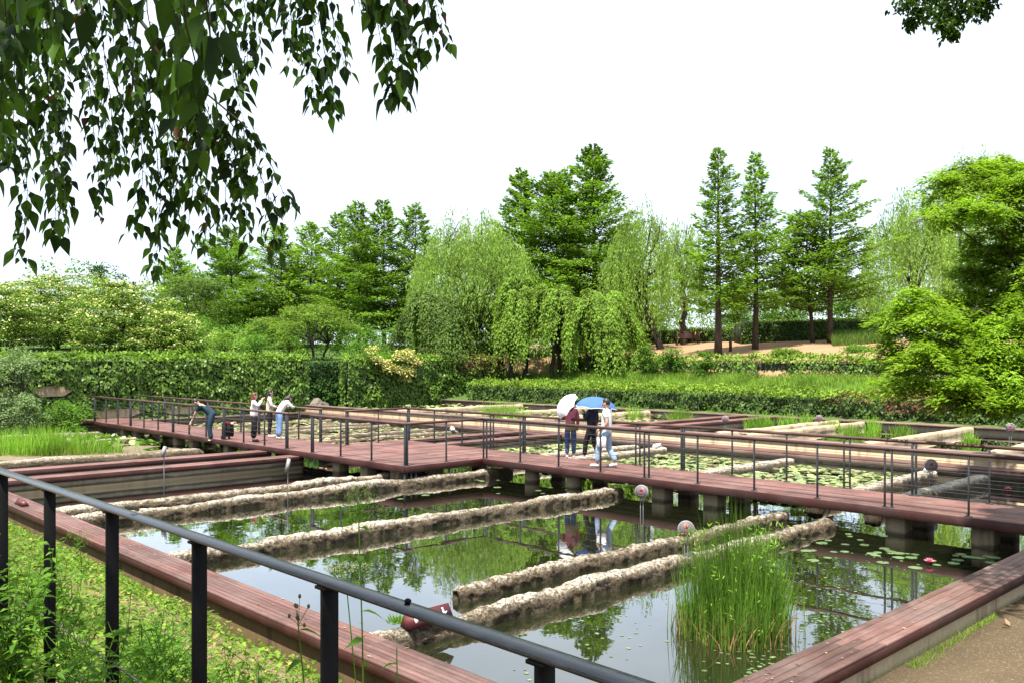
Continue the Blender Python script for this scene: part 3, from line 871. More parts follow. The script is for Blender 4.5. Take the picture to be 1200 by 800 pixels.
def prism_sign(p, L, hgt, rz, label, mat, symbols=True, face=1):
    """a three-sided prism lying on its base, pictograms on the sloping face"""
    root = thing('notice_block', p, label, 'sign')
    c_, s_ = math.cos(rz), math.sin(rz)
    def W(x, y, z):
        return Vector((p.x + x * c_ - y * s_, p.y + x * s_ + y * c_, p.z + z))
    w_ = hgt * 0.62
    b = MB()
    v = [W(-L / 2, -w_, 0), W(L / 2, -w_, 0), W(L / 2, w_, 0), W(-L / 2, w_, 0), W(-L / 2, 0, hgt), W(L / 2, 0, hgt)]
    b.add([q[:] for q in v], [(0, 3, 2, 1), (0, 1, 5, 4), (2, 3, 4, 5), (0, 4, 3), (1, 2, 5)])
    b.build('block', mat, root)
    if symbols:
        n = Vector((0, -hgt, w_)).normalized()
        n = Vector((n.x * c_ - n.y * s_, n.x * s_ + n.y * c_, n.z))
        xa = Vector((c_, s_, 0))
        ya = n.cross(xa)
        Mr = Matrix((xa, ya, n)).transposed()
        o_ = W(0, -w_ * 0.5, hgt * 0.5) + n * 0.003
        e = MB()
        def put(x, y, sx, sy, q=0, lift=0.0):
            Mq = Mr @ Matrix.Rotation(q, 3, 'Z')
            e.box(o_ + Mr @ Vector((x, y, lift)), (sx, sy, 0.003), M=Mq)
        s = hgt
        # a ring with a walking figure in it
        for k in range(20):
            t = 2 * math.pi * k / 20
            put(0.02 * L + math.cos(t) * s * 0.36, math.sin(t) * s * 0.36, s * 0.12, s * 0.07, t + math.pi / 2)
        put(0.02 * L, s * 0.20, s * 0.13, s * 0.13)
        put(0.02 * L, -s * 0.02, s * 0.14, s * 0.26)
        put(0.02 * L - s * 0.07, -s * 0.22, s * 0.07, s * 0.2, -0.35)
        put(0.02 * L + s * 0.07, -s * 0.22, s * 0.07, s * 0.2, 0.35)
        put(0.02 * L + s * 0.15, 0.02 * s, s * 0.18, s * 0.06, 0.5)
        # a figure with spread arms and a line under its feet
        x0 = 0.32 * L
        put(x0, s * 0.30, s * 0.15, s * 0.15)
        put(x0, s * 0.05, s * 0.15, s * 0.32)
        put(x0 - s * 0.16, -s * 0.06, s * 0.28, s * 0.10, -0.5)
        put(x0 + s * 0.17, -s * 0.02, s * 0.28, s * 0.10, 0.5)
        put(x0, -s * 0.28, s * 0.34, s * 0.10)
        # a hand sign towards the other end
        x1 = -0.33 * L
        put(x1, -0.05 * s, s * 0.22, s * 0.34)
        put(x1 + s * 0.15, -0.02 * s, s * 0.10, s * 0.24, -0.5)
        e.build('pictograms', M['white'], root)
    return root

p = Vector((6.30, 8.04, -0.32))
prism_sign(p, 0.64, 0.165, 0.03, 'maroon prism notice with white pictograms lying on the near concrete beam', M['maroon'])
p = flat(22, 589, -0.15); p = Vector((4.98, 19.2, -0.15))
prism_sign(p, 0.5, 0.12, R(90), 'pale and maroon prism notice lying on the plank bench behind the black railing', M['maroon'], True)
p = Vector((24.35, 9.5, -0.275))
prism_sign(p, 0.5, 0.13, R(12), 'white prism notice on the end of a squared beam behind the walkway', M['white'], False)
p = Vector((24.4, 29.4, -0.33))
prism_sign(p, 0.6, 0.17, R(60), 'white prism notice on a beam below the tan wall behind the platform', M['white'], False)
p = Vector((24.3, 18.4, -0.275))
prism_sign(p, 0.5, 0.13, R(10), 'white prism notice on a beam near the man in the white shirt', M['white'], False)
# ------------------------------------------------------------------ vegetation generators (all in world coordinates)
UP = np.array([0, 0, 1.0])

def rand_dir(rng, n, zscale=1.0):
    d = rng.normal(size=(n, 3)); d[:, 2] *= zscale
    return nrm(d)

def tree_root(name, u, vb, F, label, cat, group=None, vt=None):
    p = at(u, 421, F)
    z = height(p.x, p.y)
    root = thing(name, (p.x, p.y, z), label, cat, group)
    if vt is None:
        return root, None
    return root, CH - (vt - HY) * F / FPX - z

def metasequoia(root, h, r, seed, mat, dens=1.0, bare=0.14, leaf=0.30, trunk=0.017, lean=0.0, top=0.8):
    rng = RNG(seed)
    o = np.array(tuple(root.location))
    tr, cr = MB(), MB()
    n = 10
    zs = np.linspace(-0.2, h, n)
    px = np.cumsum(rng.normal(0, 0.02, n)) + lean * zs / h
    py = np.cumsum(rng.normal(0, 0.02, n))
    tr.tube([o + np.array([px[i], py[i], zs[i]]) for i in range(n)], [max(0.012, trunk * h * (1 - 0.97 * max(0, z) / h) + (0.03 if z < 0.3 else 0)) for z in zs], 8)
    nb = int(h * 8.5)
    P, D, L = [], [], []
    lop = rng.uniform(0, 6.28)
    for i in range(nb):
        zf = bare + (0.985 - bare) * ((i + rng.uniform()) / nb)
        prof = min(1, (zf - bare + 0.10) / 0.20) * (1 - zf) ** top * 1.25 + 0.05
        az = i * 2.4 + rng.normal(0, 0.35)
        ln = r * prof * rng.uniform(0.55, 1.15) * (1 + 0.22 * math.cos(az - lop))
        el = 0.02 + 0.62 * zf + rng.normal(0, 0.10)
        d = np.array([math.cos(az) * math.cos(el), math.sin(az) * math.cos(el), math.sin(el)])
        b0 = o + np.array([np.interp(zf * h, zs, px), np.interp(zf * h, zs, py), zf * h])
        b1 = b0 + d * ln * 0.55
        b2 = b0 + d * ln + np.array([0, 0, 0.06 * ln])
        rb = 0.006 + 0.011 * ln
        tr.tube([b0, b1, b2], [rb, rb * 0.6, 0.004], 4, cap=False)
        k = int(ln * 62 * dens) + 10
        t = rng.uniform(0.12, 1.03, k) ** 0.8
        base = b0 + (b2 - b0) * t[:, None]
        side = np.array([-math.sin(az), math.cos(az), 0])
        s = rng.normal(0, 1, k) * 0.20 * ln * (1.1 - 0.6 * t)
        base = base + side * s[:, None] + UP * (rng.normal(0, 0.07, k) - 0.03)[:, None]
        dd = d[None] * rng.uniform(0.2, 1.0, k)[:, None] + side[None] * np.sign(s)[:, None] * rng.uniform(0.3, 1.0, k)[:, None] + UP * rng.uniform(-0.45, 0.15, k)[:, None]
        P.append(base); D.append(dd); L.append(leaf * rng.uniform(0.6, 1.25, k))
    P, D, L = np.concatenate(P), np.concatenate(D), np.concatenate(L)
    N = nrm(UP[None] + rng.normal(0, 0.55, P.shape))
    cr.leaves(P, D, N, L, L * 0.42, fold=0.15)
    tr.build('trunk', M['bark'], root)
    cr.build('crown', mat, root)

def limb(tr, p0, p1, r0, r1, rng, n=5, sag=0.0, sides=6):
    p0, p1 = np.array(tuple(p0)), np.array(tuple(p1))
    L = np.linalg.norm(p1 - p0)
    pts = []
    for i in range(n + 1):
        t = i / n
        p = p0 + (p1 - p0) * t + rng.normal(0, 0.03 * L, 3) * (0 < i < n) + UP * sag * L * math.sin(math.pi * t)
        pts.append(p)
    tr.tube(pts, np.linspace(r0, r1, n + 1), sides, cap=False)
    return pts

def willow(root, h, r, seed, mat, strands=420, lean=(0, 0), hang=(0.28, 0.62), leafn=26, trunk_h=0.3, lm=0.26, bark=None):
    rng = RNG(seed)
    o = np.array(tuple(root.location))
    tr, cr = MB(), MB()
    top = o + np.array([lean[0], lean[1], trunk_h * h])
    limb(tr, o - UP * 0.2, top, 0.026 * h, 0.019 * h, rng, 5, sides=8)
    tips = []
    for i in range(9):
        az = i * 2.4 + rng.normal(0, .3)
        q = top + np.array([math.cos(az) * r * rng.uniform(.35, .7), math.sin(az) * r * rng.uniform(.35, .7), h * rng.uniform(.25, .50)])
        limb(tr, top - UP * rng.uniform(0, .06) * h, q, 0.012 * h, 0.003 * h, rng, 5, 0.06, 5)
        tips.append(q)
    P, D, L = [], [], []
    tips = np.array(tips)
    for i in range(strands):
        az = rng.uniform(0, 6.283)
        rr = math.sqrt(rng.uniform(0.02, 1.0))
        zt = h * (0.99 - 0.34 * rr ** 2.2) * rng.uniform(0.86, 1.0)
        lob = 1 + 0.20 * math.sin(3 * az + seed) + 0.13 * math.sin(7 * az + 2 * seed)
        zt *= 1 + 0.10 * math.sin(4 * az + seed * 1.7) * math.sin(5 * rr + seed)
        s = o + np.array([lean[0] + math.cos(az) * r * 0.9 * rr * lob, lean[1] + math.sin(az) * r * 0.9 * rr * lob, zt])
        if i % 3 == 0:
            q = tips[np.argmin(((tips - s) ** 2).sum(1))]
            limb(tr, q, s, 0.02, 0.006, rng, 3, 0.05, 3)
        ln = h * rng.uniform(*hang) * (0.55 + 0.55 * rr)
        k = int(leafn * ln / (h * 0.5)) + 6
        t = np.linspace(0, 1, k)
        out = np.array([math.cos(az), math.sin(az), 0])
        arc = 0.10 * r * (1 - np.exp(-3 * t))
        pts = s[None] + out[None] * arc[:, None] - UP[None] * (ln * (t ** 1.15))[:, None]
        pts = pts + np.cumsum(rng.normal(0, 0.012 * r, (k, 3)), 0) * np.array([1, 1, .2])
        P.append(np.repeat(pts, 2, 0) + rng.normal(0, 0.07, (2 * k, 3)))
        D.append(-UP[None] + rng.normal(0, 0.38, (2 * k, 3)))
        L.append(lm * rng.uniform(0.6, 1.2, 2 * k))
    P, D, L = map(np.concatenate, (P, D, L))
    ok = P[:, 2] > o[2] + 0.5
    P, D, L = P[ok], D[ok], L[ok]
    N = nrm(rng.normal(0, 1, P.shape) * np.array([1, 1, .4]) + np.array([-.4, -.3, .3]))
    cr.leaves(P, D, N, L, L * 0.27, fold=0.1)
    tr.build('trunk', bark or M['bark_dark'], root)
    cr.build('crown', mat, root)

def weeping(root, h, r, seed, mat, stems=3, boughs=24, leaf=0.19, per=1150, drop=(0.30, 0.62), spread=0.25, tail=0.30):
    """arching boughs like a fountain; leafy twigs hang along each of them, so the crown falls in tiers"""
    rng = RNG(seed)
    o = np.array(tuple(root.location))
    tr, cr = MB(), MB()
    P, D, L, heads = [], [], [], []
    for k in range(stems):
        az = 6.283 * k / stems + rng.uniform(-.5, .5)
        base = o + np.array([math.cos(az), math.sin(az), 0]) * r * spread * (stems > 1) - UP * 0.2
        hd = base + np.array([rng.normal(0, .10 * r), rng.normal(0, .10 * r), h * rng.uniform(.62, .76)])
        limb(tr, base, hd, 0.020 * h + .03, 0.014 * h + .02, rng, 5, sides=7)
        heads.append(hd)
    for i in range(boughs):
        hd = heads[i % len(heads)]
        az = i * 2.4 + rng.normal(0, .3)
        tier = rng.uniform(0, 1)
        reach = r * (0.50 + 0.55 * tier) * rng.uniform(.85, 1.15)
        apex = h * (1.02 - 0.20 * tier) * rng.uniform(.93, 1.03)
        end = apex - h * rng.uniform(*drop) * (0.55 + .45 * tier)
        t = np.linspace(0, 1, 12)
        z = np.where(t < .35, hd[2] - o[2] + (apex - (hd[2] - o[2])) * np.sin(t / .35 * math.pi / 2), apex - (apex - end) * ((t - .35) / .65) ** 1.9)
        az2 = az + rng.normal(0, .25) * t
        c = o[:2][None] + (hd[:2] - o[:2])[None] * (1 - t)[:, None] + np.stack([np.cos(az2), np.sin(az2)], 1) * (reach * t ** .85)[:, None]
        pts = np.concatenate([c, (o[2] + z)[:, None]], 1)
        tr.tube(pts, np.linspace(.035, .006, 12), 4, cap=False)
        k = int(per * reach / r)
        q = rng.uniform(.16, 1.0, k) ** .8
        # twigs: leaves gather in hanging tassels
        q = np.round(q * 26) / 26 + rng.normal(0, .008, k)
        base = np.stack([np.interp(q, t, pts[:, m]) for m in range(3)], 1)
        out = np.array([math.cos(az), math.sin(az), 0]); sd = np.array([-math.sin(az), math.cos(az), 0])
        tas = np.sin(q * 26 * 7.3 + i * 3.1)
        side = (tas * .26 + rng.normal(0, .10, k)) * (.5 + .7 * q)
        dn = rng.exponential(tail, k) * (.5 + .8 * q)
        P.append(base + sd * side[:, None] + out * rng.normal(0, .07, k)[:, None] - UP * (dn + .25 * np.abs(side))[:, None] + UP * .08)
        D.append(-UP * .9 + out * .35 + sd * (np.sign(side) * .25)[:, None] + rng.normal(0, .38, (k, 3)))
        L.append(leaf * rng.uniform(.65, 1.25, k))
    P, D, L = map(np.concatenate, (P, D, L))
    ok = P[:, 2] > o[2] + 0.2
    P, D, L = P[ok], D[ok], L[ok]
    N = nrm(UP[None] * .6 + nrm(P - (o + UP * h * .5)) * .6 + rng.normal(0, .4, P.shape))
    cr.leaves(P, D, N, L, L * 0.52, fold=0.18)
    tr.build('trunk', M['bark_dark'], root)
    cr.build('crown', mat, root)

def clumps(cr, rng, C, rad, per, leaf, mat=0, flat_=0.75, up=0.7, ratio=0.45, droop=0.25, jit=0.5):
    """leaf clumps: leaves on the outer half of each ellipsoid"""
    C = np.asarray(C); k = len(C)
    rad = np.broadcast_to(np.asarray(rad, float), (k,))
    per = np.broadcast_to(np.asarray(per), (k,)).astype(int)
    idx = np.repeat(np.arange(k), per)
    n = len(idx)
    U = rand_dir(rng, n)
    U[:, 2] = np.where(U[:, 2] < -0.35, -U[:, 2], U[:, 2])
    rr = rad[idx] * rng.uniform(0.25, 1.0, n) ** 0.45
    lump = 1 + 0.25 * np.sin(U[:, 0] * 5 + idx) * np.sin(U[:, 1] * 6 + idx * 2)
    P = C[idx] + U * (rr * lump)[:, None] * np.array([1, 1, flat_])
    N = nrm(U * 0.6 + UP[None] * up + rng.normal(0, jit, (n, 3)))
    T = nrm(np.cross(N, rng.normal(size=(n, 3))))
    D = T * 0.8 + U * 0.5 - UP[None] * droop
    L = leaf * rng.uniform(0.6, 1.25, n)
    cr.leaves(P, D, N, L, L * ratio, mat)

def broadleaf(root, h, r, seed, mat, nclump=40, per=150, leaf=0.2, flat_=0.7, trunk_f=0.35, stems=1, bark=None, cl=0.30, zlo=0.35, ratio=0.5, fork=6):
    rng = RNG(seed)
    o = np.array(tuple(root.location))
    tr, cr = MB(), MB()
    C = []
    for i in range(nclump):
        az = i * 2.4 + rng.normal(0, .3)
        q = rng.uniform(0, 1) ** 0.6
        zf = rng.uniform(zlo, 1.0)
        wid = math.sqrt(max(0.0, 1 - ((zf - 0.55) / 0.55) ** 2)) * 0.8 + 0.1
        C.append(o + np.array([math.cos(az) * r * q * wid, math.sin(az) * r * q * wid, h * zf * 0.9]))
    C = np.array(C)
    for s in range(stems):
        off = np.array([rng.normal(0, .12 * r), rng.normal(0, .12 * r), 0]) * (stems > 1)
        top = o + off * 2 + np.array([rng.normal(0, .06 * r), rng.normal(0, .06 * r), h * trunk_f])
        limb(tr, o + off - UP * 0.2, top, 0.016 * h + .03, 0.011 * h + .02, rng, 4, sides=7)
        for c in C[s::stems][:fork * 4]:
            limb(tr, top, c, 0.007 * h + .01, 0.006, rng, 4, 0.05, 4)
    clumps(cr, rng, C, r * cl * rng.uniform(.7, 1.25, len(C)), per, leaf, 0, flat_, ratio=ratio)
    tr.build('trunk', bark or M['bark_dark'], root)
    cr.build('crown', mat, root)

def tiered(root, h, r, seed, leafm, flowerm, tiers=9, leaf=0.2, flower=0.18, fl=0.36, n=9000):
    """a dogwood: flat tiers of branches, pale blossom lying on top of each tier"""
    rng = RNG(seed)
    o = np.array(tuple(root.location))
    tr, cr, fw = MB(), MB(), MB()
    limb(tr, o - UP * .2, o + UP * h * .95, 0.02 * h + .02, 0.01, rng, 6, sides=7)
    P, N, D, L, FP = [], [], [], [], []
    nbr = tiers * 9
    for i in range(nbr):
        zf = 0.10 + 0.88 * (i // 9 + rng.uniform(-.25, .25)) / tiers
        az = i * 2.4 + rng.normal(0, .2)
        ln = r * (math.sin(math.pi * (0.26 + 0.68 * zf)) ** 0.7) * rng.uniform(.6, 1.15)
        b0 = o + UP * h * (zf - 0.05)
        b1 = b0 + np.array([math.cos(az) * ln, math.sin(az) * ln, 0.13 * ln])
        limb(tr, b0, b1, 0.03, 0.006, rng, 4, 0.05, 4)
        k = int(n / nbr * ln / r * 1.2) + 6
        t = rng.uniform(.2, 1.05, k)
        side = np.array([-math.sin(az), math.cos(az), 0])
        s = rng.normal(0, .16 * ln, k)
        z = rng.normal(0, 0.06, k) - np.abs(s) * 0.12
        q = b0 + (b1 - b0) * t[:, None] + side * s[:, None] + UP * (z + 0.05 * np.sin(9 * t))[:, None]
        P.append(q - UP * 0.05)
        D.append(np.array([math.cos(az), math.sin(az), -.15]) + rng.normal(0, .6, (k, 3)))
        L.append(leaf * rng.uniform(.6, 1.2, k))
        kf = int(k * fl)
        FP.append(q[:kf] + UP * 0.10 + rng.normal(0, .03, (kf, 3)))
    P, D, L, FP = map(np.concatenate, (P, D, L, FP))
    cr.leaves(P, D, nrm(UP[None] + rng.normal(0, .4, P.shape)), L, L * .55)
    fw.leaves(FP, rng.normal(0, 1, FP.shape) * np.array([1, 1, .25]), nrm(UP[None] + rng.normal(0, .3, FP.shape)), flower * rng.uniform(.6, 1.3, len(FP)), flower * .8)
    tr.build('trunk', M['bark_dark'], root)
    c = cr.build('crown', leafm, root)
    fw.build('blossom', flowerm, root)

def grassy(mb, rng, P, hgt, wid, lean=0.35, mat=0, seg=3, bend=0.5):
    """upright blades of seg segments curving over"""
    k = len(P)
    hgt = np.broadcast_to(np.asarray(hgt, float), (k,))
    wid = np.broadcast_to(np.asarray(wid, float), (k,))
    az = rng.uniform(0, 6.283, k)
    out = np.stack([np.cos(az), np.sin(az), np.zeros(k)], 1)
    tw = rng.uniform(0, 3.14, k)
    side = np.stack([np.cos(tw), np.sin(tw), np.zeros(k)], 1)
    ln = lean * rng.uniform(0.1, 1, k)
    rows = []
    for i in range(seg + 1):
        t = i / seg
        c = P + UP[None] * (hgt * (t - bend * ln * t * t * .6))[:, None] + out * (hgt * ln * (0.35 * t + 0.65 * t ** 2.2))[:, None]
        w_ = (wid * (1 - t) ** 0.6 * .5)[:, None]
        if i < seg:
            rows += [c - side * w_, c + side * w_]
        else:
            rows += [c]
    v = np.stack(rows, 1).reshape(-1, 3)
    nv = len(rows)
    base = (np.arange(k) * nv)[:, None]
    n0 = mb.n
    mb.V.append(v); mb.n += len(v)
    for i in range(seg - 1):
        q = np.array([[2 * i, 2 * i + 1, 2 * i + 3, 2 * i + 2]])
        mb.F.append(base + q + n0); mb.M.append(np.full(k, mat))
    mb.F.append(base + np.array([[2 * seg - 2, 2 * seg - 1, 2 * seg]]) + n0); mb.M.append(np.full(k, mat))
# ------------------------------------------------------------------ trees
def meta(u, vt, F, r, seed, label, mat='meta', **k):
    root, h = tree_root('redwood_tree', u, 0, F, label, 'tree', 'tall conical redwoods around the garden', vt=vt)
    metasequoia(root, h, r, seed, M[mat], **k)

# right-hand row on the sandy rise
meta(842, 172, 54, 3.38, 11, 'slender tall conical redwood on the sand, first of the three lone ones from the bench', dens=0.95, leaf=.27, top=.95, bare=0.19, trunk=0.019)
meta(885, 176, 56, 3.03, 12, 'narrowest tall conical redwood, middle one of the three lone ones on the sand', dens=0.95, leaf=.27, top=.95, bare=0.19, trunk=0.016)
meta(973, 175, 57, 4.9, 13, 'broad open-branched conical redwood in front of the dark clipped hedge', dens=.95, leaf=.27, top=.95, bare=0.19, trunk=0.017)
meta(953, 252, 58.5, 4.17, 14, 'shorter leaning redwood tangled with the broad one by the dark hedge', dens=0.9, bare=0.22, lean=-0.8, trunk=0.019)
# dense central group
meta(697, 173, 68, 5.33, 15, 'tallest dense redwood of the central group above the weeping trees', dens=1.5, bare=0.12)
meta(652, 205, 67, 3.90, 16, 'rounded dense redwood in the middle of the central group', dens=1.5, bare=0.12, top=0.5)
meta(612, 200, 69, 3.38, 17, 'slim pointed redwood of the central group beside the big willow', dens=1.5, bare=0.12)
meta(730, 262, 72, 3.90, 18, 'short redwood behind the central group, next to the thin willow', dens=1.2, bare=0.12)
# left-hand row beyond the ivy wall
meta(205, 291, 80, 3.77, 19, 'small pointed redwood behind the dogwoods, first of the far row', 'meta2', dens=1.1, bare=0.1)
meta(270, 268, 77, 4.93, 20, 'bushy cone of a redwood behind the dogwoods, second of the far row', dens=1.3, bare=0.1)
meta(330, 264, 78, 4.35, 21, 'light feathery redwood, third of the far row above the ivy wall', 'meta2', dens=1.0, bare=0.1)
meta(366, 260, 82, 4.06, 22, 'light feathery redwood, fourth of the far row above the ivy wall', 'meta2', dens=1.0, bare=0.1)
meta(397, 250, 80, 3.77, 23, 'thin topped redwood, fifth of the far row above the ivy wall', dens=0.95, bare=0.1)
meta(420, 237, 76, 3.77, 24, 'spindly redwood of the far row with a spiky bare top', dens=1.0, bare=0.1)
meta(450, 235, 75, 4.35, 25, 'tallest redwood of the far row, next to the big willow', dens=1.15, bare=0.1)
meta(487, 240, 77, 4.35, 26, 'open topped redwood of the far row, half behind the big willow', dens=1.0, bare=0.1)

def will(u, vt, F, r, seed, label, **k):
    root, h = tree_root('willow_tree', u, 0, F, label, 'tree', 'yellow-green weeping willows', vt=vt)
    willow(root, h, r, seed, k.pop('mat', M['willow']), **k)
will(556, 249, 62, 4.3, 31, 'big domed yellow-green willow with a thick dark trunk in the centre', strands=800, hang=(.18, .42))
will(775, 236, 62, 2.6, 32, 'thin airy willow with a leaning dark trunk beside the central redwoods', strands=250, lean=(-1.1, 0.9), hang=(0.3, 0.6), trunk_h=.36)
will(800, 250, 66, 1.9, 33, 'narrow willow with a straight grey trunk next to the wooden bench', strands=170, hang=(0.3, 0.55), trunk_h=.4, bark=M['bark'])
will(1072, 222, 63, 3.3, 34, 'pale willow between the broad redwood and the bright green tree', strands=430)
will(1150, 178, 68, 4.6, 35, 'tall pale willow rising behind the bright green tree', strands=520)

def weep(u, vt, F, r, seed, label, mat, **k):
    root, h = tree_root('weeping_tree', u, 0, F, label, 'tree', 'low weeping trees on the bank', vt=vt)
    weeping(root, h, r, seed, M[mat], **k)
weep(703, 338, 57, 2.9, 41, 'light green umbrella-shaped weeping tree with several stems, nearest the thin willow', 'weep', stems=3, boughs=34, drop=(.35, .72))
weep(652, 332, 58, 2.8, 42, 'light green weeping tree in the middle of the low group', 'weep', stems=2, boughs=30, drop=(.35, .72))
weep(608, 326, 59, 2.3, 43, 'light green weeping tree with layered branches beside the thick willow trunk', 'weep', stems=2, boughs=24, drop=(.3, .6))
weep(508, 343, 59, 3.3, 44, 'dark green weeping tree trailing over the ivy wall under the big willow', 'weep_dark', stems=2, boughs=36, drop=(.5, .95), tail=.4)
weep(555, 338, 61, 1.8, 45, 'small dark weeping tree wrapped round the thick willow trunk', 'weep_dark', stems=1, boughs=20, drop=(.3, .6))

def dog(u, vt, F, r, seed, label, **k):
    root, h = tree_root('dogwood_tree', u, 0, F, label, 'tree', 'flowering dogwoods behind the ivy wall', vt=vt)
    tiered(root, h, r, seed, M['dog'], M['dogflower'], **k)
dog(-5, 322, 55, 3.8, 51, 'tiered dogwood with pale blossom at the edge, above the grey-green shrub', n=11000)
dog(68, 314, 60, 4.0, 52, 'tiered dogwood with pale blossom, second from the edge of the ivy wall', n=12000)
dog(143, 322, 57, 3.5, 53, 'tiered dogwood with pale blossom and a visible dark trunk above the ivy wall', n=11000)
dog(200, 362, 56, 2.4, 54, 'small low dogwood with pale blossom at the end of the dogwood row', n=6500, tiers=7)

def broad(name, u, vt, F, r, seed, label, cat, mat, group=None, **k):
    root, h = tree_root(name, u, 0, F, label, cat, group, vt=vt)
    broadleaf(root, h, r, seed, M[mat], **k)
broad('broadleaf_tree', 128, 304, 66, 2.2, 61, 'thin crowned tree poking up behind the dogwoods', 'tree', 'darkshrub', nclump=12, per=130, leaf=.2, cl=.3, zlo=.6)
broad('broadleaf_tree', 228, 318, 70, 3.0, 62, 'round dark broadleaf tree between dogwoods and redwoods', 'tree', 'weep_dark', nclump=46, per=170, leaf=.2)
for u, vt, F, r, sd, lab in ((292, 300, 86, 4.2, 661, 'mid green broadleaf crown filling the space behind the second and third far redwoods'), (348, 302, 88, 4.0, 662, 'mid green broadleaf crown behind the third and fourth far redwoods'),
        (428, 292, 86, 4.2, 663, 'mid green broadleaf crown behind the tallest of the far redwoods'), (745, 318, 84, 3.6, 664, 'mid green broadleaf crown seen between the central redwoods and the thin willow'),
        (862, 330, 84, 3.4, 665, 'hazy green broadleaf crown between the two slender lone redwoods'), (925, 326, 82, 3.8, 666, 'hazy green broadleaf crown between the middle and the broad lone redwoods'), (1020, 322, 84, 3.6, 667, 'hazy green broadleaf crown between the broad redwood and the pale willow')):
    broad('broadleaf_tree', u, vt, F, r, sd, lab, 'tree', 'wood_far', 'broadleaf trees behind the redwoods', nclump=44, per=150, leaf=.24, zlo=.12)
broad('maple_tree', 372, 356, 58, 3.0, 63, 'spreading green maple with a dark forked trunk at the gap in the ivy wall', 'tree', 'maple', nclump=42, per=150, leaf=.17, trunk_f=.3, stems=2, bark=M['bark_dark'], zlo=.55, flat_=.45)
broad('maple_tree', 318, 372, 60, 2.1, 64, 'low yellow-green maple above the ivy wall, beside the forked one', 'tree', 'maple', nclump=30, per=130, leaf=.17, zlo=.4, flat_=.5)
G = 'bushes growing on top of the banks'
for u, vt, F, r, sd, mat, lab in (
        (262, 388, 55, 1.5, 65, 'ivytop', 'bright yellow-green bush above the ivy wall, under the bushy redwood'),
        (298, 396, 56, 1.4, 66, 'shrub', 'mid green bush above the ivy wall behind the photographing woman'),
        (340, 392, 57, 1.3, 67, 'ivytop', 'yellow-green bush next to the end of the first ivy wall'),
        (228, 384, 58, 1.9, 68, 'shrub', 'green bush above the ivy wall right of the dogwoods'),
        (430, 402, 54, 1.5, 69, 'shrub', 'bright round bush on the second ivy wall next to the maple'),
        (758, 405, 54, 0.8, 70, 'shrub', 'leafy bush at the foot of the leaning willow trunk'),
        (787, 407, 53, 0.8, 71, 'shrub', 'leafy bush beside the one at the leaning willow trunk'),
        (824, 411, 51, 0.55, 72, 'shrub', 'small bush in front of the first lone redwood'),
        (917, 414, 50, 1.0, 73, 'maple', 'pale spreading bush growing over the low ivy wall'),
        (1005, 412, 49, 1.0, 74, 'shrub', 'rough green bush in front of the grassy patch near the bright tree'),
        (18, 402, 38, 1.25, 75, 'greyshrub', 'tall grey-green willow shrub at the edge beside the reed bed'),
        (78, 470, 38.5, 1.1, 76, 'shrub', 'low leafy bush between the reed bed and the pale wall patch'),
        (-30, 430, 36, 1.6, 77, 'greyshrub', 'grey-green shrub cut off by the edge of the view behind the reeds'),
        (20, 460, 36.5, 1.0, 78, 'greyshrub', 'lower grey-green shrub in front of the tall willow shrub')):
    big = F < 40
    broad('bush', u, vt, F, r, sd, lab, 'bush', mat, G, nclump=34 if big else 20, per=150 if big else 110, leaf=.13 if big else .15, cl=.36, zlo=.15, flat_=.85, trunk_f=.2, ratio=.4)

# far wood: one mass of undergrowth and distant crowns beyond the hill
rng = RNG(90)
cr = MB(); C = []; rad = []
for i in range(420):
    u = rng.uniform(-330, 1500); F = rng.uniform(84, 118)
    p = at(u, 421, F)
    top = rng.uniform(3.0, 9.5) * (0.85 if u > 740 else 1)
    z = height(p.x, p.y)
    for k in range(4):
        C.append([p.x + rng.normal(0, .9), p.y + rng.normal(0, .9), z + top * rng.uniform(.0, 1)]); rad.append(rng.uniform(.8, 1.7))
clumps(cr, rng, C, rad, 85, .36, ratio=.6)
tr = MB()
o = cr.build('far_wood', M['wood_far'])
tag(o, 'far wood of mixed green crowns closing the view beyond the hill', 'wood', kind='stuff')

# undergrowth between the trees behind the ivy walls
rng = RNG(91)
cr = MB(); C = []; rad = []
for i in range(330):
    u = rng.uniform(-60, 640); F = rng.uniform(58, 76)
    p = at(u, 421, F)
    if p.y < 45.5: continue
    z = height(p.x, p.y)
    C.append([p.x, p.y, z + rng.uniform(.0, 2.2)]); rad.append(rng.uniform(.5, 1.2))
clumps(cr, rng, C, rad, 100, .2, ratio=.5)
o = cr.build('undergrowth', M['shrub'])
tag(o, 'green undergrowth filling the ground between the trees behind the ivy', 'undergrowth', kind='stuff')

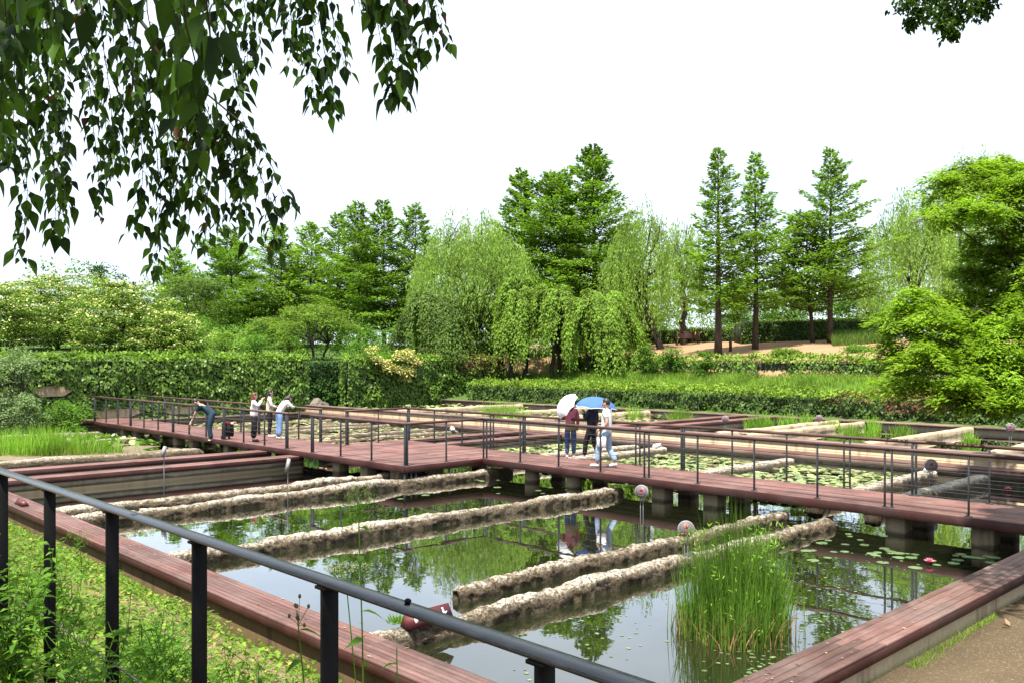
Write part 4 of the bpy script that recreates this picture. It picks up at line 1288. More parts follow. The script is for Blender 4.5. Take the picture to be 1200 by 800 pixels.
# ------------------------------------------------------------------ the bright green tree overhanging from the right
RT1 = Vector((20.4, 2.0, -0.46))
root = thing('broadleaf_tree', RT1, 'big bright green tree leaning over the back basins with long layered sprays', 'tree')
rng = RNG(101)
tr, cr = MB(), MB()
fk = RT1 + Vector((0.1, 0.5, 2.3))
limb(tr, RT1 - Vector((0, 0, .2)), fk, .24, .17, rng, 5, sides=10)
CL = [(1120,225,36,19.5),(1155,214,38,20),(1190,228,40,19),(1108,256,25,19),(1150,256,33,18.5),(1190,262,30,19),(1172,198,24,20.5),(1128,204,20,20),
      (1152,300,22,19.5),(1184,308,34,20),(1150,330,24,20),(1190,342,35,19.5),(1172,362,33,19),
      (1043,382,17,18.5),(1066,364,20,18.5),(1078,347,12,18.5),(1062,392,26,18.5),(1092,384,32,18),(1122,374,30,19),(1150,392,38,18.5),(1190,392,40,18),
      (1050,430,22,18.5),(1084,424,33,17.5),(1122,424,38,18),(1160,430,40,17.5),(1196,430,40,17.5),(1056,452,21,18),(1090,456,27,17.5),(1126,460,30,17),
      (1160,464,30,17.5),(1195,464,34,17),(1112,474,17,17.5),(1152,480,17,17),(1184,478,20,17.5),(1038,408,12,18.5),(1100,405,25,20),(1140,410,30,20.5),
      (1165,284,26,19.2),(1195,300,26,19.5),(1140,350,22,19.5),(1128,322,16,20),(1200,360,30,18.6),(1110,352,16,19.2),(1230,220,45,19),(1270,260,50,19),(1240,320,50,18.5),(1300,340,60,18),(1240,400,55,18),(1300,420,60,17.5),(1240,460,45,17),(1310,480,50,17),(1360,380,60,17),(1340,250,60,18),(1380,460,55,16.5),(1290,180,45,19)]
cl = [(at(u, v, F), rp * F / FPX) for u, v, rp, F in CL]
hubs = [at(1215, 335, 19.3), at(1225, 452, 17.8), at(1250, 250, 19.5), at(1240, 400, 18.3)]
for hb in hubs:
    limb(tr, fk, hb, .11, .06, rng, 5, .03, 7)
for i, (c, rr) in enumerate(cl):
    hb = min(hubs, key=lambda q: (q - c).length)
    limb(tr, hb, c + Vector((0, 0, -.1)), .035, .008, rng, 5, .05, 5)
P, D, L, N = [], [], [], []
for c, rr in cl:
    ns = int(34 * (rr / .6) ** 2) + 8
    for s in range(ns):
        d = rand_dir(rng, 1)[0]
        if d[2] < -.45: d[2] *= -.7
        q = np.array(c[:]) + d * rr * rng.uniform(.45, 1.12) * np.array([1, 1, .8])
        k = rng.integers(42, 66)
        az = math.atan2(d[1], d[0]) + rng.normal(0, .5)
        ax = np.array([math.cos(az), math.sin(az), rng.uniform(-.35, .25)])
        sl = rng.uniform(.3, .55)
        t = rng.uniform(0, 1, k)
        base = q + ax * (sl * (t - .35))[:, None] + rng.normal(0, .045, (k, 3)) - UP * (0.10 * t ** 2)[:, None]
        sd = np.array([-ax[1], ax[0], 0])
        sg = np.sign(rng.normal(size=k))
        base = base + sd * (sg * rng.uniform(0, .10, k))[:, None]
        P.append(base); D.append(ax + sd * (sg * rng.uniform(.3, 1.1, k))[:, None] + UP * rng.uniform(-.65, .15, k)[:, None])
        N.append(UP + d * .35 + rng.normal(0, .35, (k, 3))); L.append(rng.uniform(.075, .145, k))
P, D, L, N = map(np.concatenate, (P, D, L, N))
cr.leaves(P, D, nrm(N), L, L * .38, fold=.22)
tr.build('trunk', M['bark_dark'], root, smooth=True)
cr.build('crown', M['bright'], root)

# the tree over the path whose lowest spray hangs into the view; its crown shades the end of the bench
RT2 = Vector((13.2, -1.6, -0.46))
root = thing('broadleaf_tree', RT2, 'dark tree beside the dirt path, only one hanging spray seen against the sky', 'tree')
rng = RNG(102)
tr, cr = MB(), MB()
fk = RT2 + Vector((0, .2, 4.2))
limb(tr, RT2 - Vector((0, 0, .2)), fk, .20, .14, rng, 5, sides=10)
sub = [(1062,4,13,9),(1078,18,11,9),(1100,8,15,9.1),(1124,14,15,9.1),(1112,33,9,9),(1102,26,8,8.9),(1142,10,13,9.2),(1156,6,11,9.2),(1085,-12,18,9.2),(1120,-14,18,9.2),(1150,-16,16,9.3),(1068,28,5,9),(1118,40,5,9)]
subs = [(at(u, v, F), rp * F / FPX * 1.1) for u, v, rp, F in sub]
limb(tr, fk, at(1150, -60, 9.4), .07, .02, rng, 5, .03, 6)
for c, rr in subs:
    limb(tr, at(1150, -60, 9.4), c, .012, .003, rng, 4, .04, 4)
P, D, L, N = [], [], [], []
for c, rr in subs:
    k = int(34 + 900 * rr)
    q = np.array(c[:]) + rng.normal(0, .5, (k, 3)) * rr
    P.append(q); D.append(rng.normal(0, .6, (k, 3)) - UP * .5); N.append(UP + rng.normal(0, .6, (k, 3))); L.append(rng.uniform(.045, .085, k))
P, D, L, N = map(np.concatenate, (P, D, L, N))
cr.fine_leaves(P, D, nrm(N), L, L * .55)
C, rad = [], []
for c, r_ in (((10.4, 2.4, 7.6), 1.5), ((12.0, 3.1, 8.2), 1.0), ((11.6, 1.4, 7.2), 1.6), ((13.4, 1.9, 7.6), 1.5), ((12.4, 3.4, 9.2), .9), ((11.2, 2.3, 9.2), 1.2), ((13.8, 3.1, 8.4), 1.1), ((13.0, -0.7, 7.2), 1.8), ((14.6, 0.9, 7.0), 1.6), ((11.2, -1.1, 7.6), 1.8)):
    limb(tr, fk, c, .06, .015, rng, 4, .05, 5)
    for k in range(7):
        d = rand_dir(rng, 1)[0]
        C.append(np.array(c) + d * r_ * .6); rad.append(r_ * .5)
clumps(cr, rng, C, rad, 420, .15, ratio=.55)
tr.build('trunk', M['bark_dark'], root, smooth=True)
cr.build('crown', M['birch'], root)
# ------------------------------------------------------------------ the birch hanging in from above
BT = Vector((*ab(-3.6, 0.9), 0)); BT.z = height(BT.x, BT.y)
root = thing('birch_tree', BT, 'weeping birch overhead whose dark hanging leaf strands fill the upper sky corner', 'tree')
rng = RNG(111)
tr, cr, rd = MB(), MB(), MB()
fk = BT + Vector((.1, .1, 4.4))
limb(tr, BT - Vector((0, 0, .2)), fk, .17, .10, rng, 5, sides=10)
l1 = [fk, at(-60, -120, 2.6), at(120, -60, 2.9), at(300, -90, 3.3), at(520, -70, 3.6)]
l2 = [fk, at(-120, -60, 3.4), at(60, -40, 3.8), at(260, -30, 4.2)]
l3 = [at(60, -40, 3.8), at(165, 25, 3.5), at(212, 85, 3.4), at(290, 150, 3.4)]
l4 = [at(30, -90, 1.2), at(120, -50, 1.25), at(215, -10, 1.3)]
def smoothpath(pts, n=16):
    P = np.array([p[:] for p in pts]); t = np.linspace(0, 1, len(P)); s = np.linspace(0, 1, n)
    return np.stack([np.interp(s, t, P[:, k]) for k in range(3)], 1)
for l, r0, r1 in ((l1, .05, .008), (l2, .05, .008), (l3, .010, .003), ([fk] + l4, .03, .003)):
    tr.tube(smoothpath(l), np.linspace(r0, r1, 16), 6, cap=False)
# strands: (u, v) course of each hanging twig, its distance, leaf size factor
ST = [
 ([(5,-60),(12,60),(8,140),(4,190)],3.0,1), ([(25,-60),(30,60),(38,160),(40,240),(32,298)],3.1,1), ([(45,-50),(52,70),(58,170),(64,240),(66,282)],3.2,1),
 ([(60,-50),(75,60),(85,150),(88,210),(84,258)],3.4,1), ([(85,-40),(98,60),(104,140),(110,205),(112,245)],3.5,1), ([(110,-40),(122,50),(130,120),(136,180),(132,205)],3.6,.9),
 ([(15,-40),(5,80),(-4,160),(-8,200)],2.8,1.1), ([(0,-60),(20,40),(22,120),(20,185)],2.9,1), ([(35,-60),(48,30),(44,110),(52,200)],3.6,.9),
 ([(130,-40),(150,40),(156,110),(160,150)],3.4,.9), ([(70,-60),(64,40),(72,120),(74,180)],3.9,.9),
 ([(150,60),(168,120),(172,190),(170,240),(165,268)],3.4,1), ([(170,60),(182,140),(186,220),(182,290),(176,316)],3.5,.95), ([(190,70),(200,140),(205,200),(198,240),(192,262)],3.5,1),
 ([(205,90),(218,150),(224,200),(220,245),(214,272)],3.4,1), ([(215,90),(235,150),(244,210),(246,255),(242,284)],3.4,1), ([(235,110),(258,165),(266,215),(266,245),(262,262)],3.5,.95),
 ([(250,120),(276,170),(288,215),(294,255),(298,282)],3.4,1), ([(265,135),(296,180),(310,220),(318,262),(318,290)],3.4,1), ([(280,145),(306,170),(322,205),(336,238),(342,238)],3.5,.95),
 ([(200,110),(196,160),(204,210),(210,240)],3.8,.9), ([(240,120),(228,180),(232,225)],3.8,.9), ([(285,150),(280,195),(280,230),(278,252)],3.7,.9),
 ([(160,40),(150,100),(146,150),(150,190)],3.7,.9), ([(100,-20),(92,60),(120,120),(128,180)],3.8,.9),
 ([(255,-60),(262,10),(268,60),(276,110),(284,138)],3.3,1), ([(275,-60),(284,10),(288,50),(290,85)],3.4,1), ([(300,-70),(306,0),(304,40),(302,72)],3.5,.95), ([(240,-50),(248,30),(250,90)],3.6,.9),
 ([(320,-70),(330,-10),(336,20),(334,45)],3.4,1), ([(345,-70),(356,0),(362,50),(364,95),(366,122)],3.3,1), ([(362,-70),(374,10),(380,60),(386,110),(390,132)],3.3,1), ([(378,-70),(388,0),(392,40),(402,80)],3.4,.95),
 ([(345,-60),(340,10),(344,50),(336,80)],3.6,.9), ([(310,-70),(316,0),(318,30)],3.7,.9),
 ([(425,-70),(438,0),(446,50),(452,110)],3.0,1.15), ([(440,-70),(456,0),(464,50),(472,112)],3.0,1.15), ([(460,-70),(478,-5),(482,40),(478,80)],3.1,1.1), ([(480,-70),(498,-10),(502,25),(505,55)],3.1,1.1),
 ([(495,-70),(512,-15),(518,20),(524,50)],3.1,1.05), ([(430,-70),(430,0),(434,20)],3.2,1.05), ([(420,-60),(422,-10),(424,12)],3.2,1),
 ([(195,-40),(200,30),(205,90),(210,130)],2.4,1.15), ([(225,-40),(232,30),(238,90),(240,140),(236,170)],2.2,1.15), ([(170,-40),(176,20),(184,80)],2.6,1.1), ([(60,-50),(60,20),(66,60)],2.3,1.1), ([(140,-40),(136,10),(140,50)],2.5,1.1), ([(20,-60),(16,10),(22,60)],2.3,1.1),
 ([(205,-70),(214,-20),(222,30),(232,80),(236,100)],1.35,1.0), ([(180,-70),(195,-10),(206,40),(212,80)],1.4,1.0), ([(235,-70),(240,-20),(246,30),(244,70)],1.3,1.0), ([(5,-80),(10,-20),(20,25)],1.3,1.0), ([(100,-80),(105,-30),(112,5)],1.35,1.0)]
P, D, N, L = [], [], [], []
for pts, F, sz in ST:
    P3 = np.array([at(u, v, F + 0.04 * i)[:] for i, (u, v) in enumerate(pts)])
    seg = np.linalg.norm(np.diff(P3, axis=0), axis=1)
    tot = seg.sum()
    s = np.concatenate([[0], np.cumsum(seg)]) / tot
    n = max(5, int(tot / 0.028))
    q = np.linspace(0, 1, n)
    path = np.stack([np.interp(q, s, P3[:, k]) for k in range(3)], 1) + np.cumsum(rng.normal(0, .0022, (n, 3)), 0)
    tr.tube(path, np.linspace(.0024, .0010, n), 4, cap=False)
    per = 4 if F > 2 else 2
    for rep in range(per):
        k = n - 1
        az = rng.uniform(0, 6.283, k)
        out = np.stack([np.cos(az), np.sin(az), np.zeros(k)], 1)
        pet = rng.uniform(.008, .035, k)[:, None]
        base = path[1:] + out * pet - UP * pet * .5
        keep = rng.uniform(0, 1, k) < (.82 if F > 2 else .75)
        for i in range(0, k, 1):
            if keep[i]:
                tr.tube([path[1 + i], base[i]], [.0008, .0006], 3, cap=False)
        P.append(base[keep]); D.append((out * rng.uniform(.15, .9, k)[:, None] - UP * rng.uniform(.7, 1.2, k)[:, None])[keep])
        N.append((out * .6 + rng.normal(0, .6, (k, 3)) + UP * .3)[keep]); L.append((.066 * sz * rng.uniform(.45, 1.3, k))[keep])
P, D, N, L = map(np.concatenate, (P, D, N, L))
red = rng.uniform(0, 1, len(P)) < .012
SH = ((0, 0), (.06, .35), (.20, .92), (.34, 1.0), (.55, .72), (.75, .36), (.9, .12), (1, 0))
W = L * rng.uniform(.38, .58, len(L))
cr.fine_leaves(P[~red], D[~red], nrm(N[~red]), L[~red], W[~red], shape=SH, fold=.16, curl=.12)
rd.fine_leaves(P[red], D[red], nrm(N[red]), L[red] * .9, W[red] * .8, shape=SH, fold=.5, curl=.4)
# unseen crown above and behind the camera, some clumps added to shade the near leaves
C, rad = [], []
for c, r_ in (((-2.6, 2.2, 5.4), 1.3), ((-3.6, 3.6, 6.0), 1.4), ((-2.2, 4.4, 5.6), 1.0), ((-4.2, 1.4, 5.6), 1.3), ((-3.2, 2.6, 6.8), 1.2), ((-1.0, .8, 5.7), 1.2), ((-.5, 1.8, 5.9), 1.2), ((.1, 2.7, 6.1), 1.1), ((-1.3, 2.0, 5.3), 1.1), ((-.4, .2, 5.5), 1.2), ((.5, 1.4, 6.0), 1.0)):
    limb(tr, fk, c, .05, .012, rng, 4, .05, 5)
    for k in range(6):
        C.append(np.array(c) + rand_dir(rng, 1)[0] * r_ * .6); rad.append(r_ * .5)
clumps(cr, rng, C, rad, 300, .08, ratio=.55)
tr.build('trunk', M['twig'], root)
cr.build('crown', M['birch'], root)
rd.build('withered_leaves', M['birchred'], root)

# ------------------------------------------------------------------ ivy walls and hedges
def shell(rng, x0, x1, y0, y1, z0, z1, dens, faces='-x-y+z', jit=.07, wav=.12):
    """points with outward normals scattered over some faces of a block"""
    P, N = [], []
    def put(n, f, nn):
        if n <= 0: return
        a, b = rng.uniform(0, 1, n), rng.uniform(0, 1, n)
        P.append(f(a, b)); N.append(np.tile(np.array(nn, float), (n, 1)))
    dx, dy, dz = x1 - x0, y1 - y0, z1 - z0
    one = lambda a: np.ones_like(a)
    if '-y' in faces: put(int(dx * dz * dens), lambda a, b: np.stack([x0 + a * dx, y0 * one(a), z0 + b * dz], 1), (0, -1, 0))
    if '-x' in faces: put(int(dy * dz * dens), lambda a, b: np.stack([x0 * one(a), y0 + a * dy, z0 + b * dz], 1), (-1, 0, 0))
    if '+x' in faces: put(int(dy * dz * dens), lambda a, b: np.stack([x1 * one(a), y0 + a * dy, z0 + b * dz], 1), (1, 0, 0))
    if '+z' in faces: put(int(dx * dy * dens), lambda a, b: np.stack([x0 + a * dx, y0 + b * dy, z1 * one(a)], 1), (0, 0, 1))
    P, N = np.concatenate(P), np.concatenate(N)
    w_ = np.array([noise.noise((p[0] * .9, p[1] * .9, p[2] * .9)) for p in P]) * wav + np.array([noise.noise((p[0] * 3, p[1] * 3, p[2] * 3)) for p in P]) * wav * .6
    P = P + N * (w_ + rng.normal(0, jit * .5, len(P)))[:, None]
    return P, N, w_

def leafy_block(name, label, cat, blk, dens, leaf, mat, topmat, core, faces='-x-y+z', group=None, seed=0, holes=(), topband=.18, ratio=.75, wav=.12, partname='foliage', redfn=None, topdens=1.0, fringe=0):
    x0, x1, y0, y1, z0, z1 = blk
    rng = RNG(seed)
    root = thing(name, ((x0 + x1) / 2, (y0 + y1) / 2, z0), label, cat, group)
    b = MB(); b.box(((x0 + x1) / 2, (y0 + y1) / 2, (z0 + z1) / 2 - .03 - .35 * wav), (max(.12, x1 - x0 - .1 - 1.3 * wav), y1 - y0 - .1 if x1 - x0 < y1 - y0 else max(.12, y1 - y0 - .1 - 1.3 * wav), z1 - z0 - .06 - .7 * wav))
    b.build(core[0], core[1], root)  # solid box behind the leaves; in hedges it is added to block light
    P, N, w_ = shell(rng, x0, x1, y0, y1, z0, z1, dens, faces, wav=wav)
    keep = np.ones(len(P), bool)
    for (cx, cz, rx, rz) in holes:
        q = np.where(N[:, 0] != 0, P[:, 1], P[:, 0])
        nz = np.array([noise.noise((p[0] * 2, p[1] * 2, p[2] * 2)) for p in P])
        keep &= ((q - cx) / rx) ** 2 + ((P[:, 2] - cz) / rz) ** 2 > 1 + .7 * nz
    P, N = P[keep], N[keep]
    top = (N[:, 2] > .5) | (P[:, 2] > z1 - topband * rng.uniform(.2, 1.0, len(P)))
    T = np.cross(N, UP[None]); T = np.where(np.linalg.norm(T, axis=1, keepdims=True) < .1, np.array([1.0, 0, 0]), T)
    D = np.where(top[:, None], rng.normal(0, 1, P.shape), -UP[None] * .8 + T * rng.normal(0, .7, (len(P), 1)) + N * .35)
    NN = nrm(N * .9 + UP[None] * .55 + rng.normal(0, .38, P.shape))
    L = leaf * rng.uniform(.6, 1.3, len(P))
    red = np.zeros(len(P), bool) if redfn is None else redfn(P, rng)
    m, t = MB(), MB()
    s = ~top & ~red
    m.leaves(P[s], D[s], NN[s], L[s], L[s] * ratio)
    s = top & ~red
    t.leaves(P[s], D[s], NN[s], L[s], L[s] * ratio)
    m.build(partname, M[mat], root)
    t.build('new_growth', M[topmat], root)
    if red.any():
        r = MB(); r.leaves(P[red], D[red], NN[red], L[red], L[red] * ratio); r.build('bronze_growth', M['hedgered'], root)
    if fringe:
        f = MB()
        q = np.stack([rng.uniform(x0, x1, fringe), rng.uniform(y0, y1, fringe), np.full(fringe, z1) + rng.normal(.05, .08, fringe)], 1)
        f.leaves(q, rng.normal(0, .5, q.shape) + UP * .6, nrm(rng.normal(0, 1, q.shape)), leaf * rng.uniform(.8, 1.6, fringe), leaf * .6)
        f.build('stray_shoots', M[topmat], root)
    return root

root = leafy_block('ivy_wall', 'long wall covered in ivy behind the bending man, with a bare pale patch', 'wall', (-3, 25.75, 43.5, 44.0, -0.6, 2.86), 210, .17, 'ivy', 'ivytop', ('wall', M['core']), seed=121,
            holes=((12.55, 1.26, .85, .30), (15.3, .15, 1.4, .30), (18.5, .15, 1.0, .25)), topband=.35, wav=.24, partname='ivy', fringe=900)
b = MB()
for cx, cz, rx, rz in ((12.55, 1.26, .85, .30), (15.3, .15, 1.3, .26), (18.5, .15, .9, .22)):
    n = 18
    b.add([(cx + rx * math.cos(t) * (1 + .2 * math.sin(3 * t)), 43.535, cz + rz * math.sin(t) * (1 + .2 * math.cos(2 * t))) for t in np.linspace(0, 6.283, n, endpoint=False)], [tuple(range(n))])
b.build('bare_wall', M['conc_tan'], root)
leafy_block('ivy_wall', 'ivy-covered wall with yellow blossom on top, behind the platform', 'wall', (28.2, 40.6, 43.5, 44.1, -0.4, 2.80), 210, .16, 'ivy', 'ivytop', ('wall', M['core']), seed=122, topband=.3, wav=.2, partname='ivy', fringe=500, faces='-x-y+z+x',
            holes=((38.6, 1.0, .3, 1.2),), redfn=lambda P, rng: (P[:, 0] > 36.5) & (P[:, 2] > 1.9) & (rng.uniform(0, 1, len(P)) < .5))
leafy_block('ivy_wall', 'set-back ivy wall in the gap behind the rock, shade put into its leaf colour', 'wall', (25.0, 30.7, 46.6, 47.1, -0.2, 2.7), 190, .16, 'darkshrub', 'hedge', ('wall', M['core']), seed=123, topband=.2, partname='ivy')  # dark leaf colours stand in for the shade of the recess

def hedge_red(P, rng):
    k = np.array([noise.noise((p[1] * .7, p[2] * 1.2, 5)) for p in P])
    return ((np.abs(P[:, 1] - 13.6) < 2.0) & (k > -.25) & (P[:, 2] > .75 - .1 * (P[:, 1] - 13.6)) & (rng.uniform(0, 1, len(P)) < .8)) | ((np.abs(P[:, 1] - 16.5) < 1.6) & (P[:, 2] > .9) & (rng.uniform(0, 1, len(P)) < .35))
leafy_block('hedge', 'long clipped dark hedge with yellow-green top and a bronze patch, beyond the basins', 'hedge', (35.75, 37.3, 3.0, 41.5, 0.0, 1.30), 230, .13, 'hedge', 'hedgetop', ('light_blocker', M['core']), seed=124, topband=.26, wav=.34, redfn=hedge_red, fringe=1500)
leafy_block('ivy_wall', 'low ragged ivy-covered wall between the grass bank and the sand', 'wall', (43.8, 44.5, 8.0, 41.0, 1.2, 2.78), 170, .16, 'ivy', 'ivytop', ('wall', M['core']), seed=125, topband=.4, wav=.3, partname='ivy', fringe=900,
            holes=((25.5, 2.3, 1.0, .5),), redfn=lambda P, rng: (np.abs(P[:, 1] - 18.5) < 1.5) & (rng.uniform(0, 1, len(P)) < .15))

def slab_hedge(u0, u1, F0, F1, th, hgt, label, seed, n):
    """a hedge following a straight line across the hill"""
    p0, p1 = at(u0, 421, F0), at(u1, 421, F1)
    p0.z, p1.z = height(p0.x, p0.y), height(p1.x, p1.y)
    d = (p1 - p0); d.z = 0; L = d.length; d.normalize()
    nn = Vector((d.y, -d.x, 0))
    if nn.x > 0: nn = -nn
    root = thing('hedge', (p0 + p1) / 2, label, 'hedge', 'clipped hedges on the sandy hill')
    c = (p0 + p1) / 2 - nn * th / 2
    b = MB(); b.box((c.x, c.y, c.z + hgt / 2 - .2), (L - .1, th - .1, hgt + .3), rz=math.atan2(d.y, d.x)); b.build('light_blocker', M['core'], root)  # dark box added inside the hedge to block light
    rng = RNG(seed)
    for part, m_, nl in (('foliage', 'hedge', n), ('new_growth', 'hedgetop', n)):
        s = rng.uniform(0, L, nl); t = rng.uniform(0, 1, nl)
        base = np.array(p0[:]) + np.array(d[:]) * s[:, None]
        slope = (p1.z - p0.z) * (s / L)
        if part == 'foliage':
            q = base + np.array(nn[:]) * rng.normal(0, .07, nl)[:, None]
            q[:, 2] = p0.z + slope + t * hgt
            N = np.tile(np.array(nn[:]), (nl, 1))
        else:
            q = base - np.array(nn[:]) * (t * th)[:, None]
            q[:, 2] = p0.z + slope + hgt + rng.normal(0, .05, nl) - (t < .12) * rng.uniform(0, .3, nl)
            N = np.tile(UP, (nl, 1))
        mb = MB()
        L_ = .14 * rng.uniform(.6, 1.3, nl)
        mb.leaves(q, rng.normal(0, 1, q.shape), nrm(N + UP * .4 + rng.normal(0, .4, q.shape)), L_, L_ * .7)
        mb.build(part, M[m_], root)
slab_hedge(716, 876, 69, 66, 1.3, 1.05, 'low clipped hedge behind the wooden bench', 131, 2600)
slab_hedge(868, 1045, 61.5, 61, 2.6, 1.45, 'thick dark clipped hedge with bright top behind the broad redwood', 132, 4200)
slab_hedge(548, 612, 70, 70, 1.3, 1.0, 'short stretch of clipped hedge glimpsed past the thick willow trunk', 133, 1200)

# yellow blossoming climber on the second ivy wall
root = thing('climbing_shrub', (31.6, 43.4, 2.2), 'pale yellow blossoming climber hanging over the second ivy wall', 'shrub')
rng = RNG(134); m, y = MB(), MB()
C = [(31.6 + rng.normal(0, .85), 43.22 + rng.normal(0, .12), 2.35 + rng.normal(0, .42)) for k in range(24)]
clumps(y, rng, C, .42, 120, .12, ratio=.7); clumps(m, rng, C, .42, 35, .13, ratio=.7)
y.build('blossom', M['yellow'], root); m.build('leaves', M['maple'], root)

# grass bank
rng = RNG(141); m = MB()
n = 26000
x = rng.uniform(37.2, 43.9, n); y = rng.uniform(6, 41.5, n)
kk = np.array([noise.noise((a * .5, b * .5, 2)) for a, b in zip(x, y)])
s = kk > -.42; x, y, kk = x[s], y[s], kk[s]
z = np.array([height(a, b) for a, b in zip(x, y)]) - .03
grassy(m, rng, np.stack([x, y, z], 1), .30 + .25 * (kk + .4) + rng.uniform(0, .2, len(x)), .035, lean=.8, seg=3)
o = m.build('grass', M['grass']); tag(o, 'long bright grass covering the bank behind the clipped hedge', 'grass', kind='stuff')
m = MB(); n = 5200
uu = rng.uniform(975, 1045, n); ff = rng.uniform(53.5, 60.5, n)
P = np.array([(*at(u, 421, f)[:2], 0) for u, f in zip(uu, ff)]); P[:, 2] = [height(a, b) for a, b, c in P]
grassy(m, rng, P, rng.uniform(.4, .9, n), .035, lean=.7)
uu = rng.uniform(560, 720, n); ff = rng.uniform(55, 66, n)
P = np.array([(*at(u, 421, f)[:2], 0) for u, f in zip(uu, ff)]); P[:, 2] = [height(a, b) for a, b, c in P]
grassy(m, rng, P, rng.uniform(.15, .5, n), .035, lean=.7)
o = m.build('grass', M['weep_dark']); tag(o, 'darker grass growing under the trees at both ends of the sand', 'grass', kind='stuff')

# rock in the gap of the ivy wall
def rock(c, s, label, seed):
    bm = bmesh.new(); bmesh.ops.create_icosphere(bm, subdivisions=4, radius=1)
    for v in bm.verts:
        d = 1 + .28 * noise.noise(v.co * 1.3 + Vector((seed, 0, 0))) + .10 * noise.noise(v.co * 4 + Vector((seed, 0, 0)))
        v.co = Vector((v.co.x * s[0], v.co.y * s[1], max(-.3, v.co.z) * s[2])) * d
    me = bpy.data.meshes.new('rock'); bm.to_mesh(me); bm.free(); me.materials.append(M['rock'])
    o = bpy.data.objects.new('rock', me); col.objects.link(o); o.location = c
    tag(o, label, 'rock')
rock((26.3, 43.6, -.15), (.8, .5, .62), 'grey boulder at the gap between the two ivy walls', 1.0)
# ------------------------------------------------------------------ reeds
def reed_clump(c, sx, sy, n, hgt, wid, label, mat='reed', seed=0, straw=0.12, lean=.28, group='reed clumps standing in the pools', rz=0.0, weeds=0):
    root = thing('reed_clump', c, label, 'reeds', group)
    rng = RNG(seed)
    t = rng.uniform(0, 6.283, n); q = np.sqrt(rng.uniform(0, 1, n))
    q = q * (1 + .18 * np.sin(3 * t + seed)) * np.where(rng.uniform(0, 1, n) < .10, rng.uniform(1.0, 1.35, n), 1)
    x, y = np.cos(t) * q * sx, np.sin(t) * q * sy
    P = np.stack([c[0] + x * math.cos(rz) - y * math.sin(rz), c[1] + x * math.sin(rz) + y * math.cos(rz), np.full(n, c[2] - .05)], 1)
    m = MB()
    grassy(m, rng, P, hgt * rng.uniform(.5, 1.12, n) * (1.0 - .38 * np.minimum(q, 1.2) ** 2), wid * rng.uniform(.7, 1.4, n), lean=lean * (.6 + 1.3 * q), seg=5, bend=.5)
    m.build('blades', M[mat], root)
    ns = int(n * straw)
    if ns:
        i = rng.choice(n, ns)
        s = MB(); grassy(s, rng, P[i] + rng.normal(0, .03, (ns, 3)) * np.array([1, 1, 0]), hgt * rng.uniform(.1, .34, ns), wid * 1.3, lean=.7, seg=3)
        s.build('dry_stems', M['straw'], root)  # short dry straw stems at the foot of the reeds
    if weeds:
        k = weeds
        i = rng.choice(n, k)
        W = MB()
        P2 = P[i] + UP * rng.uniform(.15, .8, k)[:, None] * hgt
        for rep in range(5):
            d = rng.normal(0, .6, (k, 3)) + UP * .5
            W.leaves(P2 + rng.normal(0, .03, (k, 3)), d, nrm(rng.normal(0, 1, (k, 3))), rng.uniform(.04, .09, k), .014)
        W.build('side_leaves', M['reedlight'], root)
    return root

c = flat(862, 745, WATER)
reed_clump((c.x, c.y, WATER), .62, .50, 1700, 1.66, .0095, 'tall dense green reed clump standing in front of the plank bench', seed=151, straw=.42, rz=R(-44), weeds=150, lean=.15)
c = flat(42, 531, WATER)
reed_clump((c.x, c.y, WATER), 2.6, 1.2, 2600, 1.15, .022, 'wide bed of bright young reeds beside the grey-green shrubs', 'reedlight', seed=152, straw=.15, rz=R(-46))
for i, (u, v, w_, h_, n, lab) in enumerate((
        (588, 489, 62, 26, 520, 'broad reed clump in front of the end of the second ivy wall'),
        (797, 494, 34, 22, 300, 'reed clump beside the plank dividers of the raised basin, pool-side'),
        (742, 488, 26, 20, 130, 'thin reed clump behind the man in the white shirt'),
        (832, 489, 14, 16, 70, 'tiny reed tuft at the foot of the hedge near the plank dividers'),
        (890, 503, 36, 26, 340, 'tall reed clump just past the plank dividers'),
        (922, 501, 22, 24, 170, 'reed clump next to the tall one past the plank dividers'),
        (944, 500, 20, 24, 160, 'reed clump beside the round marker in the raised basin'),
        (974, 504, 24, 20, 180, 'reed clump behind the pale slanting beam'),
        (998, 510, 22, 20, 190, 'bright reed clump at the end of a pale beam'),
        (1022, 509, 24, 28, 200, 'spiky reed clump between the pale beams'),
        (1056, 509, 34, 18, 170, 'low straggling reed clump near the far wall'),
        (1137, 522, 20, 24, 200, 'reed clump under the lowest boughs of the bright green tree'),
        (905, 512, 26, 8, 90, 'low reed tuft on the tan wall edge below the tall clump'))):
    c = flat(u, v, UPWATER)
    F = FPX * (CH - UPWATER) / (v - HY)
    reed_clump((c.x, c.y, UPWATER), w_ / 2 * F / FPX, .35 * w_ / 2 * F / FPX + .1, n, h_ * F / FPX, .022, lab, 'reedlight', seed=160 + i, straw=.1, rz=R(-46), lean=.35)

# ------------------------------------------------------------------ lily pads
def pad_arrays(rng, P, rad, tilt=.05, sides=9):
    """flat notched pads"""
    k = len(P)
    th0 = rng.uniform(0, 6.283, k)
    th = th0[:, None] + np.linspace(.16, 6.283 - .16, sides)[None]
    tx, ty = rng.normal(0, tilt, k), rng.normal(0, tilt, k)
    rr = rad[:, None] * (1 + rng.normal(0, .04, (k, sides)))
    X, Y = np.cos(th) * rr, np.sin(th) * rr
    Z = tx[:, None] * X + ty[:, None] * Y
    ring = np.stack([P[:, 0, None] + X, P[:, 1, None] + Y, P[:, 2, None] + Z], -1)
    v = np.concatenate([P[:, None, :], ring], 1).reshape(-1, 3)
    f = np.arange(k * (sides + 1)).reshape(k, sides + 1)
    return v, f

